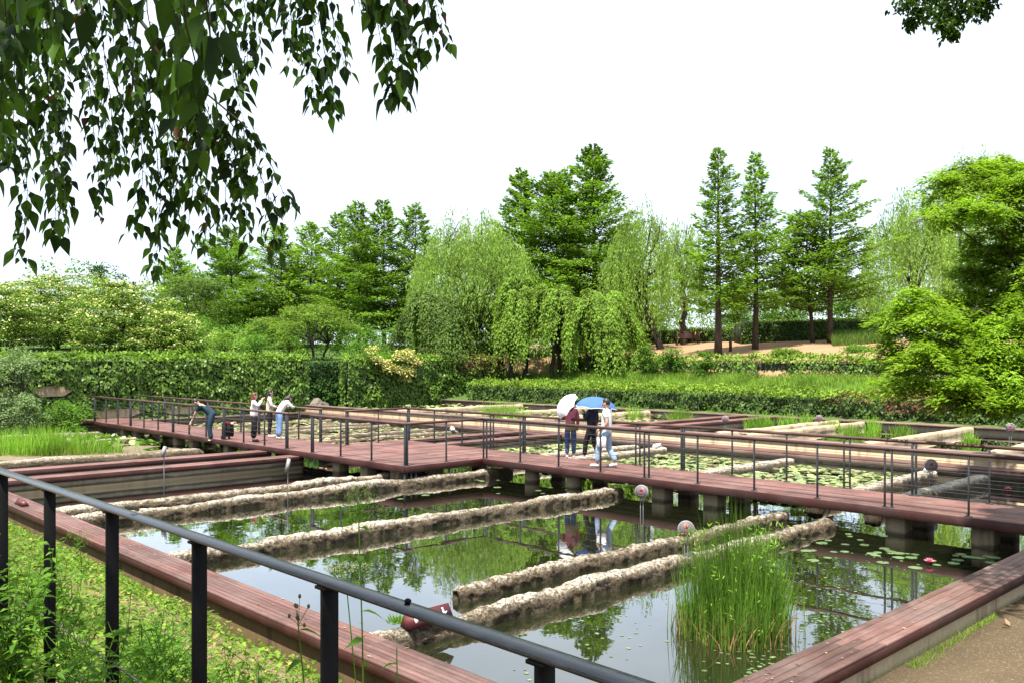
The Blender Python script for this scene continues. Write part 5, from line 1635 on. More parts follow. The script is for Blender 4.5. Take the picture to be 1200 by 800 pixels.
def pad_cover(x0, x1, y0, y1, n, r0, r1, z, label, seed, mats=('padmix', 'paddry'), dry=.15, thr=-.3, tilt=.16, kind='stuff'):
    rng = RNG(seed)
    x, y = rng.uniform(x0, x1, n), rng.uniform(y0, y1, n)
    kk = np.array([noise.noise((a * .8, b * .8, seed)) for a, b in zip(x, y)])
    s = kk > thr; x, y = x[s], y[s]
    P = np.stack([x, y, z + rng.uniform(0, .07, len(x))], 1)
    d = rng.uniform(0, 1, len(P)) < dry
    m = MB()
    for i, sel in enumerate((~d, d)):
        if sel.any():
            v, f = pad_arrays(rng, P[sel], rng.uniform(r0, r1, sel.sum()), tilt); m.add(v, f, i)
    o = m.build('water_lily_cover', [M[k] for k in mats]); tag(o, label, 'lily pads', kind=kind)
pad_cover(18.1, 24.6, 9.8, 13.4, 2600, .07, .13, WATER + .01, 'crowded yellow-green lily pads in the basin behind the walkway', 171)
pad_cover(18.1, 24.6, 14.0, 18.0, 2900, .07, .13, WATER + .01, 'crowded lily pads in the basin behind the man in the white shirt', 172)
pad_cover(18.1, 24.6, 19.9, 23.1, 1500, .06, .12, WATER + .01, 'lily pads in the basin beside the divider planks', 173, thr=-.1, dry=.25)
pad_cover(15.7, 24.6, 25.9, 42.0, 4200, .07, .15, WATER + .04, 'patchy brown and green floating leaves in the silty basin', 174, dry=.45, thr=-.05)
pad_cover(18.2, 21.0, 4.6, 7.8, 1500, .03, .07, WATER + .012, 'small green floating leaves at the shaded end of the walkway', 175, thr=0.0, dry=.05)
pad_cover(10.0, 13.3, 33.0, 42.0, 1500, .06, .16, WATER + .06, 'green leaves growing out of the silt beside the boardwalk', 176, mats=('shrub', 'padmix'), dry=.3, thr=.02, tilt=.5)
pad_cover(26.0, 35.0, 23, 42, 2200, .06, .12, UPWATER + .01, 'floating leaves in the far raised basins', 177, dry=.35, thr=.02)
# specks of floating leaves round the reed clump
rng = RNG(178)
pts = []
for (u, v, su, sv, n) in ((905, 770, 60, 22, 90), (960, 720, 40, 45, 75), (885, 690, 40, 30, 30), (990, 690, 50, 25, 40), (720, 730, 80, 45, 35), (620, 760, 60, 30, 14), (1000, 660, 60, 14, 30)):
    for k in range(n):
        q = flat(u + rng.normal(0, su * .6), max(560, v + rng.normal(0, sv * .6)), WATER + .004)
        if q.x > 5.4 and q.y > 4.5: pts.append(q[:])
pts = np.array(pts)
v, f = pad_arrays(rng, pts, rng.uniform(.010, .032, len(pts)), .01)
m = MB(); m.add(v, f); o = m.build('floating_leaves', M['pad']); tag(o, 'scattered tiny floating leaves around the tall reed clump', 'floating leaves', kind='stuff')
# single lily pads near the walkway
rng = RNG(179)
b = MB(); v, f = pad_arrays(rng, np.array([[0, 0, 0.0]]), np.array([1.0]), 0, 20); b.add(v, f)
proto = b.build('lily_pad', M['pad'], loc=(0, 0, 0))
spots = []
for (u, v, n, su, sv) in ((975, 625, 5, 25, 4), (980, 645, 9, 22, 6), (1045, 648, 11, 16, 6), (1075, 655, 5, 22, 4), (1005, 632, 5, 30, 4), (1140, 654, 12, 22, 4), (1095, 663, 3, 14, 2), (890, 632, 4, 12, 3), (560, 562, 6, 14, 3), (600, 573, 3, 20, 3), (645, 575, 3, 25, 4), (502, 580, 3, 30, 3)):
    for k in range(n):
        spots.append(flat(u + rng.normal(0, su), v + rng.normal(0, sv), WATER + .006 + rng.uniform(0, .004)))
GL = 'single lily pads floating near the walkway'
for i, p in enumerate(spots):
    o = proto if i == 0 else proto.copy()
    if i: col.objects.link(o)
    o.location = p; s = rng.uniform(.045, .115); o.scale = (s, s * rng.uniform(.8, 1.0), s); o.rotation_euler = (0, 0, rng.uniform(0, 6.28))
    tag(o, 'round pale green lily pad floating on the open dark water', 'lily pad', GL)
# pink water lily
p = flat(1089, 661, WATER)
def lily(p, label, s=1.0):
    root = thing('water_lily', p, label, 'flower')
    rng = RNG(5)
    m = MB()
    for ring, (n, el, L) in enumerate(((9, .25, .10), (8, .7, .09), (6, 1.15, .07))):
        a = np.linspace(0, 6.283, n, endpoint=False) + ring * .3
        D = np.stack([np.cos(a) * math.cos(el), np.sin(a) * math.cos(el), np.full(n, math.sin(el))], 1)
        P = np.array([[p.x, p.y, p.z + .03]]) + D * .012 * s
        N = np.stack([-np.cos(a) * math.sin(el), -np.sin(a) * math.sin(el), np.full(n, math.cos(el))], 1)
        m.fine_leaves(P, D, N, L * s, .045 * s, curl=-.25, fold=.3)
    m.build('petals', M['pink'], root)
    m = MB(); m.ell((p.x, p.y, p.z + .045), (.018 * s, .018 * s, .02 * s)); m.build('centre', M['yellow'], root)
lily(p, 'pink water lily in bloom on the dark water by the bench', .9)
lily(flat(1181, 575, WATER), 'small pink water lily behind the shaded end of the walkway', 1.0)

# pale sedge tuft on the near beam
root = thing('weed_plant', (5.95, 8.15, -.28), 'small green weed tuft growing on the near concrete beam', 'plant')
rng = RNG(180); m = MB()
n = 60; P = np.array([5.95, 8.15, -.28]) + rng.normal(0, .05, (n, 3)) * np.array([1, 1, 0])
m.leaves(P, rng.normal(0, .7, (n, 3)) + UP, nrm(rng.normal(0, 1, (n, 3))), rng.uniform(.05, .13, n), .02); m.build('leaves', M['weed'], root)

# ------------------------------------------------------------------ plants on the bank below the black railing
rng = RNG(190)
def bank_points(n, y0, y1, x0=1.0, x1=4.72):
    x, y = rng.uniform(x0, x1, n), rng.uniform(y0, y1, n)
    return x, y
cov, yel, lit = MB(), MB(), MB()
for (n, y0, y1, sz) in ((17000, 4.2, 9.5, .054), (18000, 9.5, 15, .05), (15000, 15, 28, .06)):
    x, y = bank_points(n, y0, y1)
    kk = np.array([noise.noise((a * .9, b * .9, 3)) for a, b in zip(x, y)])
    thin = (x > 3.2 - .12 * (y - 5)) & (y < 11) & (kk < .3)
    s = (kk > -.48) & ~(thin & (rng.uniform(0, 1, n) < .8))
    x, y, kk = x[s], y[s], kk[s]
    z = np.array([height(a, b) for a, b in zip(x, y)])
    hh = rng.uniform(0, 1, len(x)) ** .7 * (.20 + .16 * np.clip(kk + .3, 0, 1)) * np.clip((4.9 - x) / .8, .25, 1)
    P = np.stack([x, y, z + hh], 1)
    D = rng.normal(0, 1, P.shape) * np.array([1, 1, .35])
    N = nrm(UP + rng.normal(0, .5, P.shape))
    L = sz * rng.uniform(.6, 1.35, len(x))
    isy = rng.uniform(0, 1, len(x)) < np.clip(.05 + .22 * (kk - .1), .01, .22)
    for mb, sel in ((cov, ~isy), (yel, isy)):
        if y1 < 10:
            mb.fine_leaves(P[sel], D[sel], N[sel], L[sel], L[sel] * .52, shape=((0, 0), (.3, 1), (.7, .65), (1, 0)))
        else:
            mb.leaves(P[sel], D[sel], N[sel], L[sel], L[sel] * .6)
x, y = bank_points(9000, 4, 20)
z = np.array([height(a, b) for a, b in zip(x, y)]) + rng.uniform(.003, .02, len(x))
P = np.stack([x, y, z], 1)
lit.leaves(P, rng.normal(0, 1, P.shape) * np.array([1, 1, .15]), nrm(UP + rng.normal(0, .25, P.shape)), rng.uniform(.02, .055, len(x)), .018)
root = cov.build('ground_cover', M['cover']); tag(root, 'leafy ground cover spreading over the sloping bank below the railing', 'ground cover', kind='stuff')
o = yel.build('ground_cover', M['coveryellow']); tag(o, 'yellowed leaves and blossom mixed through the ground cover on the bank', 'ground cover', kind='stuff')
o = lit.build('leaf_litter', M['litter']); tag(o, 'dry brown leaf litter on the bare parts of the bank', 'litter', kind='stuff')

def leafy_weed(p, hgt, spread, stems, label, seed, mat='weed', leaf=.055, group='leafy weeds crowding the black railing', ratio=.42):
    root = thing('weed_plant', p, label, 'plant', group)
    rng = RNG(seed)
    st, lf = MB(), MB()
    P, D, N, L = [], [], [], []
    for s in range(stems):
        az = rng.uniform(0, 6.283)
        h = hgt * rng.uniform(.6, 1.05)
        out = np.array([math.cos(az), math.sin(az), 0]) * spread * rng.uniform(.2, 1)
        pts = np.array([np.array(p[:]) + rng.normal(0, .04, 3) * np.array([1, 1, 0]) - UP * .03 + out * (t ** 1.3) + UP * h * t for t in np.linspace(0, 1, 7)])
        st.tube(pts, np.linspace(.004, .0015, 7), 4, cap=False)
        k = int(h / .028)
        t = rng.uniform(.2, 1.0, k)
        q = np.stack([np.interp(t, np.linspace(0, 1, 7), pts[:, i]) for i in range(3)], 1)
        a = rng.uniform(0, 6.283, k)
        d = np.stack([np.cos(a), np.sin(a), rng.uniform(-.25, .55, k)], 1)
        P.append(q); D.append(d); N.append(UP + rng.normal(0, .4, (k, 3))); L.append(leaf * rng.uniform(.6, 1.3, k) * (1.15 - .5 * t))
    P, D, N, L = map(np.concatenate, (P, D, N, L))
    lf.fine_leaves(P, D, nrm(N), L, L * ratio, shape=((0, 0), (.12, .35), (.38, 1), (.7, .6), (1, 0)), curl=.3)
    st.build('stems', M['weed'], root)
    lf.build('leaves', M[mat], root)
    return root
spots = [(1.75, 6.3, .66, 'bushy weed among the first railing posts at the edge'), (1.05, 5.2, .80, 'bushy weed in front of the railing at the edge'), (1.55, 5.2, .70, 'bushy weed growing through the railing near the loose wire'),
         (1.1, 4.4, .70, 'tall bushy weed in front of the third visible post'), (1.8, 4.6, .60, 'bushy weed behind the third visible post'), (1.5, 3.8, .62, 'bushy weed between the third and fourth posts'),
         (2.2, 5.5, .50, 'spreading weed on the bank behind the railing'), (1.12, 3.55, .62, 'bushy weed close in front of the fourth post'), (1.9, 3.9, .55, 'weed with long leaves behind the fourth post'),
         (1.6, 3.1, .55, 'low bushy weed at the foot of the fourth post'), (2.5, 4.8, .40, 'low weed beside the bare leaf litter'), (2.05, 3.3, .45, 'weed with upright shoots next to the bare leaf litter'),
         (1.5, 7.2, .60, 'bushy weed farthest along the railing'), (2.6, 6.6, .35, 'low weed halfway down the bank'), (1.7, 2.7, .42, 'small weed near the tall flowering stalk'), (3.2, 5.6, .30, 'small weed low on the bank near the wall')]
for i, (x, y, h, lab) in enumerate(spots):
    leafy_weed(Vector((x, y, height(x, y))), h * 1.12, .30, 24, lab, 200 + i, leaf=.058 if i % 3 else .074, ratio=.42 if i % 2 else .34)

# tall single stalks
def stalk(p, top, label, seed, heads='leafy', leafn=9, r=.0045):
    root = thing('flower_stalk', p, label, 'plant')
    rng = RNG(seed)
    s, l = MB(), MB()
    p, top = np.array(p[:]), np.array(top[:])
    n = 9
    pts = np.array([p + (top - p) * t + np.array([.02 * math.sin(4 * t), .02 * math.sin(3 * t + 1), 0]) for t in np.linspace(0, 1, n)])
    s.tube(pts, np.linspace(r, r * .5, n), 6)
    t = np.linspace(.3, .93, leafn)
    q = np.stack([np.interp(t, np.linspace(0, 1, n), pts[:, i]) for i in range(3)], 1)
    a = np.arange(leafn) * 2.4
    l.fine_leaves(q, np.stack([np.cos(a), np.sin(a), np.full(leafn, .1)], 1), nrm(UP + rng.normal(0, .3, (leafn, 3))), .085 * rng.uniform(.6, 1.2, leafn), .030, curl=.6)
    if heads == 'leafy':
        k = 170
        P = pts[-1] + rng.normal(0, 1, (k, 3)) * np.array([.045, .045, .035]) - UP * .02
        l.leaves(P, rng.normal(0, .7, (k, 3)) + UP * .4, nrm(rng.normal(0, 1, (k, 3))), rng.uniform(.012, .032, k), .006)
        for k in range(9):
            s.tube([pts[-1] - UP * .05, pts[-1] + rng.normal(0, .035, 3) + UP * .01], [.0015, .0008], 4, cap=False)
    if heads == 'buds':
        for k in range(9):
            b = MB(); e = pts[-1] + rng.normal(0, .022, 3) + UP * .012
            s.tube([pts[-2] + (pts[-1] - pts[-2]) * .6, e], [.0014, .001], 4, cap=False)
            b.ell(e, (.006, .006, .009), nu=7, nv=5); b.build('bud', M['bud'], root)
    s.build('stem', M['weed'], root)
    l.build('leaves', M['weed'], root)
    return root
p0 = at(425, 421, 3.5); g0 = Vector((p0.x, p0.y, height(p0.x, p0.y)))
stalk(g0, at(421, 588, 3.5), 'tall green stalk with a feathery leafy top crossing the pool view', 231)
p0 = at(366, 421, 3.3); g0 = Vector((p0.x, p0.y, height(p0.x, p0.y)))
stalk(g0, at(350, 716, 3.3), 'short stalk with a cluster of brown buds before the plank bench', 232, 'buds', 6)
p0 = at(462, 421, 3.2); g0 = Vector((p0.x, p0.y, height(p0.x, p0.y)))
stalk(g0, at(466, 756, 3.2), 'short leafy stalk to one side of the tall feathery one', 233, 'none', 7)
p0 = at(92, 421, 8.2); g0 = Vector((p0.x, p0.y, height(p0.x, p0.y)))
stalk(g0, at(95, 628, 8.2), 'small weed stalk standing against the plank bench wall', 234, 'leafy', 8)
M['umbel'] = leafmat('greenish_white_florets', (0.45, 0.50, 0.30), (0.62, 0.64, 0.46), .3, 3)
# flower umbel floating pale against the water
root = thing('flower_umbel', at(406, 665, 3.9), 'flat lacy white flower head in front of the pool', 'flower')
rng = RNG(235); s, f = MB(), MB()
ctr = np.array(at(406, 662, 3.9)[:]); pb = at(418, 421, 3.75); foot = np.array([pb.x, pb.y, height(pb.x, pb.y)])
s.tube([foot, (foot + ctr) / 2 + np.array([.03, 0, 0]), ctr - UP * .09], [.004, .003, .0025], 6, cap=False)
for k in range(26):
    a, q = k * 2.4, math.sqrt((k + .5) / 26) * .105
    e = ctr + np.array([math.cos(a) * q, math.sin(a) * q, -.10 * q])
    s.tube([ctr - UP * .09, e], [.0012, .0007], 4, cap=False)
    n = 16
    P = e + rng.normal(0, .011, (n, 3)) * np.array([1, 1, .3])
    f.leaves(P, rng.normal(0, 1, (n, 3)) * np.array([1, 1, .3]), nrm(UP + rng.normal(0, .3, (n, 3))), .008, .006)
s.build('stem', M['weed'], root); f.build('florets', M['umbel'], root)

# moss and grass at the foot of the bench wall on the path, a dry leaf on the dirt
rng = RNG(236)
m = MB(); n = 900
t = rng.uniform(0, 1, n) ** 1.2; x = 9.2 + 2.6 * t; y = 3.80 - np.abs(rng.normal(0, .05, n)) * (1.5 - t)
P = np.stack([x, y, np.full(n, -.47)], 1)
grassy(m, rng, P, rng.uniform(.03, .10, n), .006, lean=.9)
o = m.build('grass', M['grass']); tag(o, 'strip of short grass at the foot of the bench wall on the dirt path', 'grass', kind='stuff')
m = MB(); q = flat(1184, 734, -.445)
m.fine_leaves(np.array([[q.x, q.y, q.z], [q.x + .05, q.y + .02, q.z]]), np.array([[-.6, .7, .1], [.5, .5, .2]]), nrm(np.array([[.2, 0, 1.0], [0, .3, 1.0]])), .12, .05, curl=-.3)
o = m.build('dry_leaf', M['litter']); tag(o, 'curled pale dry leaf lying on the dirt path', 'leaf')
m = MB(); n = 2600
x, y = rng.uniform(6.5, 17, n), 3.7 - rng.uniform(0, 1, n) ** .8 * 6
P = np.stack([x, y, np.array([height(a, b) for a, b in zip(x, y)]) + .006], 1)
m.leaves(P, rng.normal(0, 1, P.shape) * np.array([1, 1, .1]), nrm(UP + rng.normal(0, .2, P.shape)), rng.uniform(.008, .03, n), .012)
o = m.build('leaf_litter', M['litter']); tag(o, 'small dry bits of leaf scattered over the dirt path', 'litter', kind='stuff')

m = MB(); n = 260
x = np.concatenate([rng.uniform(16.2, 17.8, 90), rng.uniform(13.6, 15.4, 70), rng.uniform(4.85, 5.25, 60), rng.uniform(6, 15, 40)])
y = np.concatenate([rng.uniform(2, 18, 90), rng.uniform(18.5, 40, 70), rng.uniform(6, 22, 60), rng.uniform(3.9, 4.28, 40)])
z = np.concatenate([np.full(160, .008), np.full(100, -.142)])
m.fine_leaves(np.stack([x, y, z], 1), rng.normal(0, 1, (n, 3)) * np.array([1, 1, .05]), nrm(UP + rng.normal(0, .15, (n, 3))), rng.uniform(.025, .06, n), .022, curl=-.1)
o = m.build('leaf_litter', M['litter']); tag(o, 'few dry leaves blown onto the boardwalk and the plank benches', 'litter', kind='stuff')

# ------------------------------------------------------------------ bench and posts on the sand
p = at(806, 421, 65); p.z = height(p.x, p.y)
root = thing('park_bench', p, 'brown wooden bench with slatted back standing before the low hedge', 'bench')
bz = math.atan2(*(at(816, 421, 65) - at(796, 421, 65)).yx)
Rz = Matrix.Rotation(bz, 3, 'Z')
def bb(mb, x, y, z, sx, sy, sz):
    q = Rz @ Vector((x, y, 0)); mb.box((p.x + q.x, p.y + q.y, p.z + z), (sx, sy, sz), rz=bz)
m = MB()
for k in range(6): bb(m, 0, -.05 + .09 * k, .44, 1.7, .075, .035)
m.build('seat', M['fascia'], root)
m = MB()
for k in range(6): bb(m, 0, -.14, .52 + .085 * k, 1.7, .03, .07)
m.build('backrest', M['fascia'], root)
for x in (-.8, .8):
    for y in (-.14, .38):
        m = MB(); bb(m, x, y, .3 if y > 0 else .48, .07, .07, .64 if y > 0 else .98); m.build('leg', M['fascia'], root)
    m = MB(); bb(m, x, .12, .66, .07, .58, .04); m.build('armrest', M['fascia'], root)
p = at(856, 421, 55.5); p.z = height(p.x, p.y)
root = thing('bollard_post', p, 'short dark wooden post standing on the sand between two redwoods', 'post')
m = MB(); m.box((p.x, p.y, p.z + .38), (.17, .17, .85), rz=.4, ch=.015); m.build('shaft', M['fascia'], root)
m = MB(); m.box((p.x, p.y, p.z + .83), (.20, .20, .06), rz=.4, ch=.01); m.build('cap', M['steel_dark'], root)
# ------------------------------------------------------------------ people
def skinmat(name, c):
    return plainmat(name, c, tuple(x * .85 for x in c), .5, 9)
M['skin'] = skinmat('skin', (0.52, 0.30, 0.21))
M['hair_black'] = plainmat('black_hair', (0.012, 0.010, 0.009), (0.022, 0.018, 0.016), .45, 30)
M['hair_red'] = plainmat('auburn_hair', (0.13, 0.035, 0.014), (0.08, 0.022, 0.010), .45, 30)
def cloth(name, a, b=None, sc_=14):
    return plainmat(name, a, b or tuple(x * .82 for x in a), .85, sc_, bump=.3, bscale=18, spec=.2)
M['c_white'] = cloth('white_cloth', (0.78, 0.77, 0.76)); M['c_black'] = cloth('black_cloth', (0.014, 0.013, 0.015)); M['c_navy'] = cloth('navy_cloth', (0.020, 0.022, 0.045))
M['c_teal'] = cloth('dark_blue_cloth', (0.022, 0.045, 0.065)); M['c_jeans'] = cloth('blue_denim', (0.12, 0.22, 0.42), (0.20, 0.32, 0.52), 9); M['c_pale_jeans'] = cloth('pale_denim', (0.22, 0.32, 0.45), (0.34, 0.44, 0.56), 9)
M['c_dark_jeans'] = cloth('dark_denim', (0.05, 0.085, 0.19)); M['c_khaki'] = cloth('khaki_cloth', (0.25, 0.20, 0.125)); M['c_pink'] = cloth('pink_cloth', (0.55, 0.17, 0.22)); M['c_cream'] = cloth('cream_cloth', (0.62, 0.58, 0.48))
M['c_red'] = cloth('red_cloth', (0.42, 0.03, 0.03)); M['c_green'] = cloth('green_cloth', (0.06, 0.22, 0.10))
M['umb_white'] = leafmat('white_umbrella_cloth', (0.74, 0.74, 0.75), (0.80, 0.80, 0.80), .25, 3, rough=.6, var=(.95, 1.0), tint=(1, 1, 1)); M['umb_blue'] = leafmat('blue_umbrella_cloth', (0.075, 0.165, 0.43), (0.085, 0.185, 0.47), .25, 3, rough=.6, var=(.92, 1.05), tint=(1, 1, 1.1))
M['phone'] = plainmat('black_phone', (.01, .01, .011), None, .25)

def skinned(V, E, rad, root_i=0, sub=1):
    me = bpy.data.meshes.new('tmp'); me.from_pydata([tuple(v) for v in V], E, [])
    o = bpy.data.objects.new('tmp', me); col.objects.link(o)
    md = o.modifiers.new('skin', 'SKIN'); md.use_smooth_shade = True
    for i, d in enumerate(me.skin_vertices[0].data):
        r = rad[i]
        d.radius = (r, r) if not isinstance(r, tuple) else r
        d.use_root = (i == root_i)
    s = o.modifiers.new('sub', 'SUBSURF'); s.levels = sub; s.render_levels = sub
    dg = bpy.context.evaluated_depsgraph_get(); dg.update()
    ev = o.evaluated_get(dg).to_mesh()
    vv = np.array([v.co[:] for v in ev.vertices]); ff = [tuple(p.vertices) for p in ev.polygons]
    o.evaluated_get(dg).to_mesh_clear()
    bpy.data.objects.remove(o); bpy.data.meshes.remove(me)
    return vv, ff

BASE = dict(pelvis=(0, 0, .93), spine=(0, .01, 1.10), chest=(0, 0, 1.30), neck=(0, -.005, 1.45), head=(0, .02, 1.57),
            hipL=(-.09, 0, .89), hipR=(.09, 0, .89), kneeL=(-.095, .02, .49), kneeR=(.095, .02, .49), ankL=(-.095, -.02, .08), ankR=(.095, -.02, .08), toeL=(-.105, .13, .035), toeR=(.105, .13, .035),
            shL=(-.175, -.01, 1.39), shR=(.175, -.01, 1.39), elL=(-.22, -.02, 1.11), elR=(.22, -.02, 1.11), wrL=(-.22, .07, .87), wrR=(.22, .07, .87))

def person(loc, rz, label, pose=None, height_=1.65, top='c_white', bottom='c_black', sleeves='long', hair='hair_black', hairstyle='short', shoes='c_white', leg=(.105, .078, .066), torso=1.0, tail=None, group=None, face_dir=None, shawl=None):
    J = {k: Vector(v) for k, v in BASE.items()}
    for k, v in (pose or {}).items(): J[k] = Vector(v)
    sc_ = height_ / 1.70
    root = thing('person', loc, label, 'person', group)
    cz, sz = math.cos(rz), math.sin(rz)
    lv = np.array(loc[:])
    def W(v):
        v = np.asarray(v) * sc_
        return np.stack([v[:, 0] * cz - v[:, 1] * sz, v[:, 0] * sz + v[:, 1] * cz, v[:, 2]], 1) + lv
    up = (J['head'] - J['neck']).normalized()
    fd = Vector(face_dir or (0, 1, 0)); fd = (fd - up * fd.dot(up)).normalized(); sd = fd.cross(up)
    # body
    names = ['pelvis', 'spine', 'chest', 'neck', 'hipL', 'kneeL', 'ankL', 'toeL', 'hipR', 'kneeR', 'ankR', 'toeR', 'shL', 'elL', 'wrL', 'shR', 'elR', 'wrR']
    V = [J[n] for n in names]; ix = {n: i for i, n in enumerate(names)}
    Rr = dict(pelvis=.062, spine=.075, chest=.098, neck=.052, hipL=.058, kneeL=.052, ankL=.038, toeL=.032, hipR=.058, kneeR=.055, ankR=.038, toeR=.032, shL=.055, elL=.040, wrL=.026, shR=.055, elR=.040, wrR=.026)
    rad = [Rr[n] for n in names]
    E = [(ix[a], ix[b]) for a, b in (('pelvis', 'spine'), ('spine', 'chest'), ('chest', 'neck'), ('pelvis', 'hipL'), ('hipL', 'kneeL'), ('kneeL', 'ankL'), ('ankL', 'toeL'), ('pelvis', 'hipR'), ('hipR', 'kneeR'), ('kneeR', 'ankR'), ('ankR', 'toeR'),
                                     ('chest', 'shL'), ('shL', 'elL'), ('elL', 'wrL'), ('chest', 'shR'), ('shR', 'elR'), ('elR', 'wrR'))]
    V.append(J['neck'] + up * .07); rad.append(.05); E.append((ix['neck'], len(V) - 1))
    vv, ff = skinned(V, E, rad, 0, 1)
    body = MB(); body.add(W(vv), ff, 0)
    for s in ('L', 'R'):                                    # hands: palm with four unequal bent fingers and a side thumb
        el, wr = J['el' + s], J['wr' + s]
        d = (wr - el).normalized(); x = d.cross(Vector((0, 0, 1)) if abs(d.z) < .9 else Vector((0, 1, 0))).normalized(); n = d.cross(x)
        hv = [wr - d * .02, wr + d * .035, wr + d * .075]; hr = [.024, .030, .028]; he = [(0, 1), (1, 2)]
        for k, (off, ln) in enumerate(((-.027, .055), (-.009, .068), (.009, .064), (.026, .050))):
            b0 = wr + d * .075 + x * off
            b1 = b0 + d * ln * .55 + n * .006; b2 = b1 + (d * .6 + n * .8).normalized() * ln * .6
            i = len(hv); hv += [b0, b1, b2]; hr += [.0095, .0085, .0075]; he += [(2, i), (i, i + 1), (i + 1, i + 2)]
        i = len(hv); hv += [wr + d * .03 - x * .034, wr + d * .065 - x * .052 + n * .02]; hr += [.011, .009]; he += [(1, i), (i, i + 1)]
        v2, f2 = skinned(hv, he, hr, 0, 0); body.add(W(v2), f2, 0)
    hc = J['head']; HM = Matrix((sd, fd, up)).transposed()
    tmp = MB(); tmp.ell(hc, (.076, .096, .118), nu=16, nv=12, M=HM)
    tmp.ell(hc + fd * .025 - up * .055, (.055, .068, .062), nu=12, nv=8, M=HM)
    tmp.ell(hc + fd * .100 - up * .015, (.012, .018, .024), nu=8, nv=6, M=HM)
    for s in (-1, 1): tmp.ell(hc + sd * s * .078 - up * .005, (.012, .024, .032), nu=8, nv=6, M=HM)
    body.add(W(np.concatenate(tmp.V)), [tuple(f) for A in tmp.F for f in A], 0)
    t2 = MB()
    for s in (-1, 1):
        t2.ell(hc + sd * s * .030 + fd * .088 + up * .012, (.011, .008, .007), nu=8, nv=6, M=HM)
        t2.box(hc + sd * s * .030 + fd * .090 + up * .032, (.028, .008, .006), M=HM)
    body.add(W(np.concatenate(t2.V)), [tuple(f) for A in t2.F for f in A], 1)
    t3 = MB(); t3.box(hc + fd * .092 - up * .055, (.034, .010, .008), M=HM)
    body.add(W(np.concatenate(t3.V)), [tuple(f) for A in t3.F for f in A], 2)
    bo = body.build('body', [M['skin'], M['hair_black'], M['c_pink']], root, smooth=True)
    # trousers
    V = [J['pelvis'] + (J['spine'] - J['pelvis']).normalized() * .09, J['pelvis'], J['hipL'], J['kneeL'], J['ankL'] + Vector((0, 0, .03)), J['hipR'], J['kneeR'], J['ankR'] + Vector((0, 0, .03))]
    v2, f2 = skinned(V, [(0, 1), (1, 2), (2, 3), (3, 4), (1, 5), (5, 6), (6, 7)], [.130 * torso, .138 * torso, leg[0], leg[1], leg[2], leg[0], leg[1], leg[2]], 1, 1)
    m = MB(); m.add(W(v2), f2); m.build('trousers', M[bottom], root, smooth=True)
    # top
    V = [J['pelvis'] - (J['spine'] - J['pelvis']).normalized() * .11, J['spine'], J['chest'], J['neck'] - up * .035, J['shL'], J['elL'], J['shR'], J['elR']]
    rr = [.150 * torso, .138 * torso, .137 * torso, .068, .076, .060, .076, .060]
    E = [(0, 1), (1, 2), (2, 3), (2, 4), (4, 5), (2, 6), (6, 7)]
    if sleeves == 'long':
        V += [J['wrL'] * .92 + J['elL'] * .08, J['wrR'] * .92 + J['elR'] * .08]; rr += [.044, .044]; E += [(5, 8), (7, 9)]
    else:
        V[5] = J['shL'] * .3 + J['elL'] * .7; V[7] = J['shR'] * .3 + J['elR'] * .7; rr[5] = rr[7] = .066
    if tail:
        V += [J['pelvis'] - Vector((0, 0, tail))]; rr += [.165 * torso]; E += [(0, len(V) - 1)]
    v2, f2 = skinned(V, E, rr, 1, 1)
    m = MB(); m.add(W(v2), f2); m.build('top', M[top], root, smooth=True)
    # shoes
    for s in ('L', 'R'):
        a, t = J['ank' + s], J['toe' + s]
        d = (t - a); d = Vector((d.x, d.y, min(0, d.z + .05))); d.normalize()
        v2, f2 = skinned([a - d * .045 - Vector((0, 0, .03)), a + d * .06 - Vector((0, 0, .032)), t + d * .05], [(0, 1), (1, 2)], [.042, .044, .034], 1, 1)
        v2[:, 2] = np.maximum(v2[:, 2], min(0.004, v2[:, 2].min() + .03))
        m = MB(); m.add(W(v2), f2); m.build('shoe', M[shoes], root, smooth=True)
    # hair
    tmp = MB()
    tmp.ell(hc - fd * .018 + up * .026, (.086, .098, .110), nu=16, nv=10, M=HM)
    if hairstyle != 'short':
        ln = .30 if hairstyle == 'long' else .13
        tmp.ell(hc - fd * .065 - up * (.02 + ln * .35), (.082, .052, .08 + ln * .55), nu=14, nv=9, M=HM)
        for s in (-1, 1): tmp.ell(hc + sd * s * .066 - fd * .02 - up * ln * .25, (.026, .05, .05 + ln * .4), nu=10, nv=8, M=HM)
    m = MB(); m.add(W(np.concatenate(tmp.V)), [tuple(f) for A in tmp.F for f in A]); m.build('hair', M[hair], root, smooth=True)
    if shawl:
        v2, f2 = skinned([J['spine'] + Vector((0, 0, .02)), J['pelvis'], J['pelvis'] - Vector((0, 0, .17))], [(0, 1), (1, 2)], [.158, .175, .195], 0, 1)
        m = MB(); m.add(W(v2), f2); m.build('jacket', M[shawl], root, smooth=True)
    def wp(name):
        return Vector(W(np.array([J[name][:]]))[0])
    return root, wp

def turn(deg_from_b):
    """heading: 0 = towards +y (away to the left), 90 = towards +x (away to the right)"""
    return -R(deg_from_b)

def obj_label(root, label, cat): tag(root, label, cat)

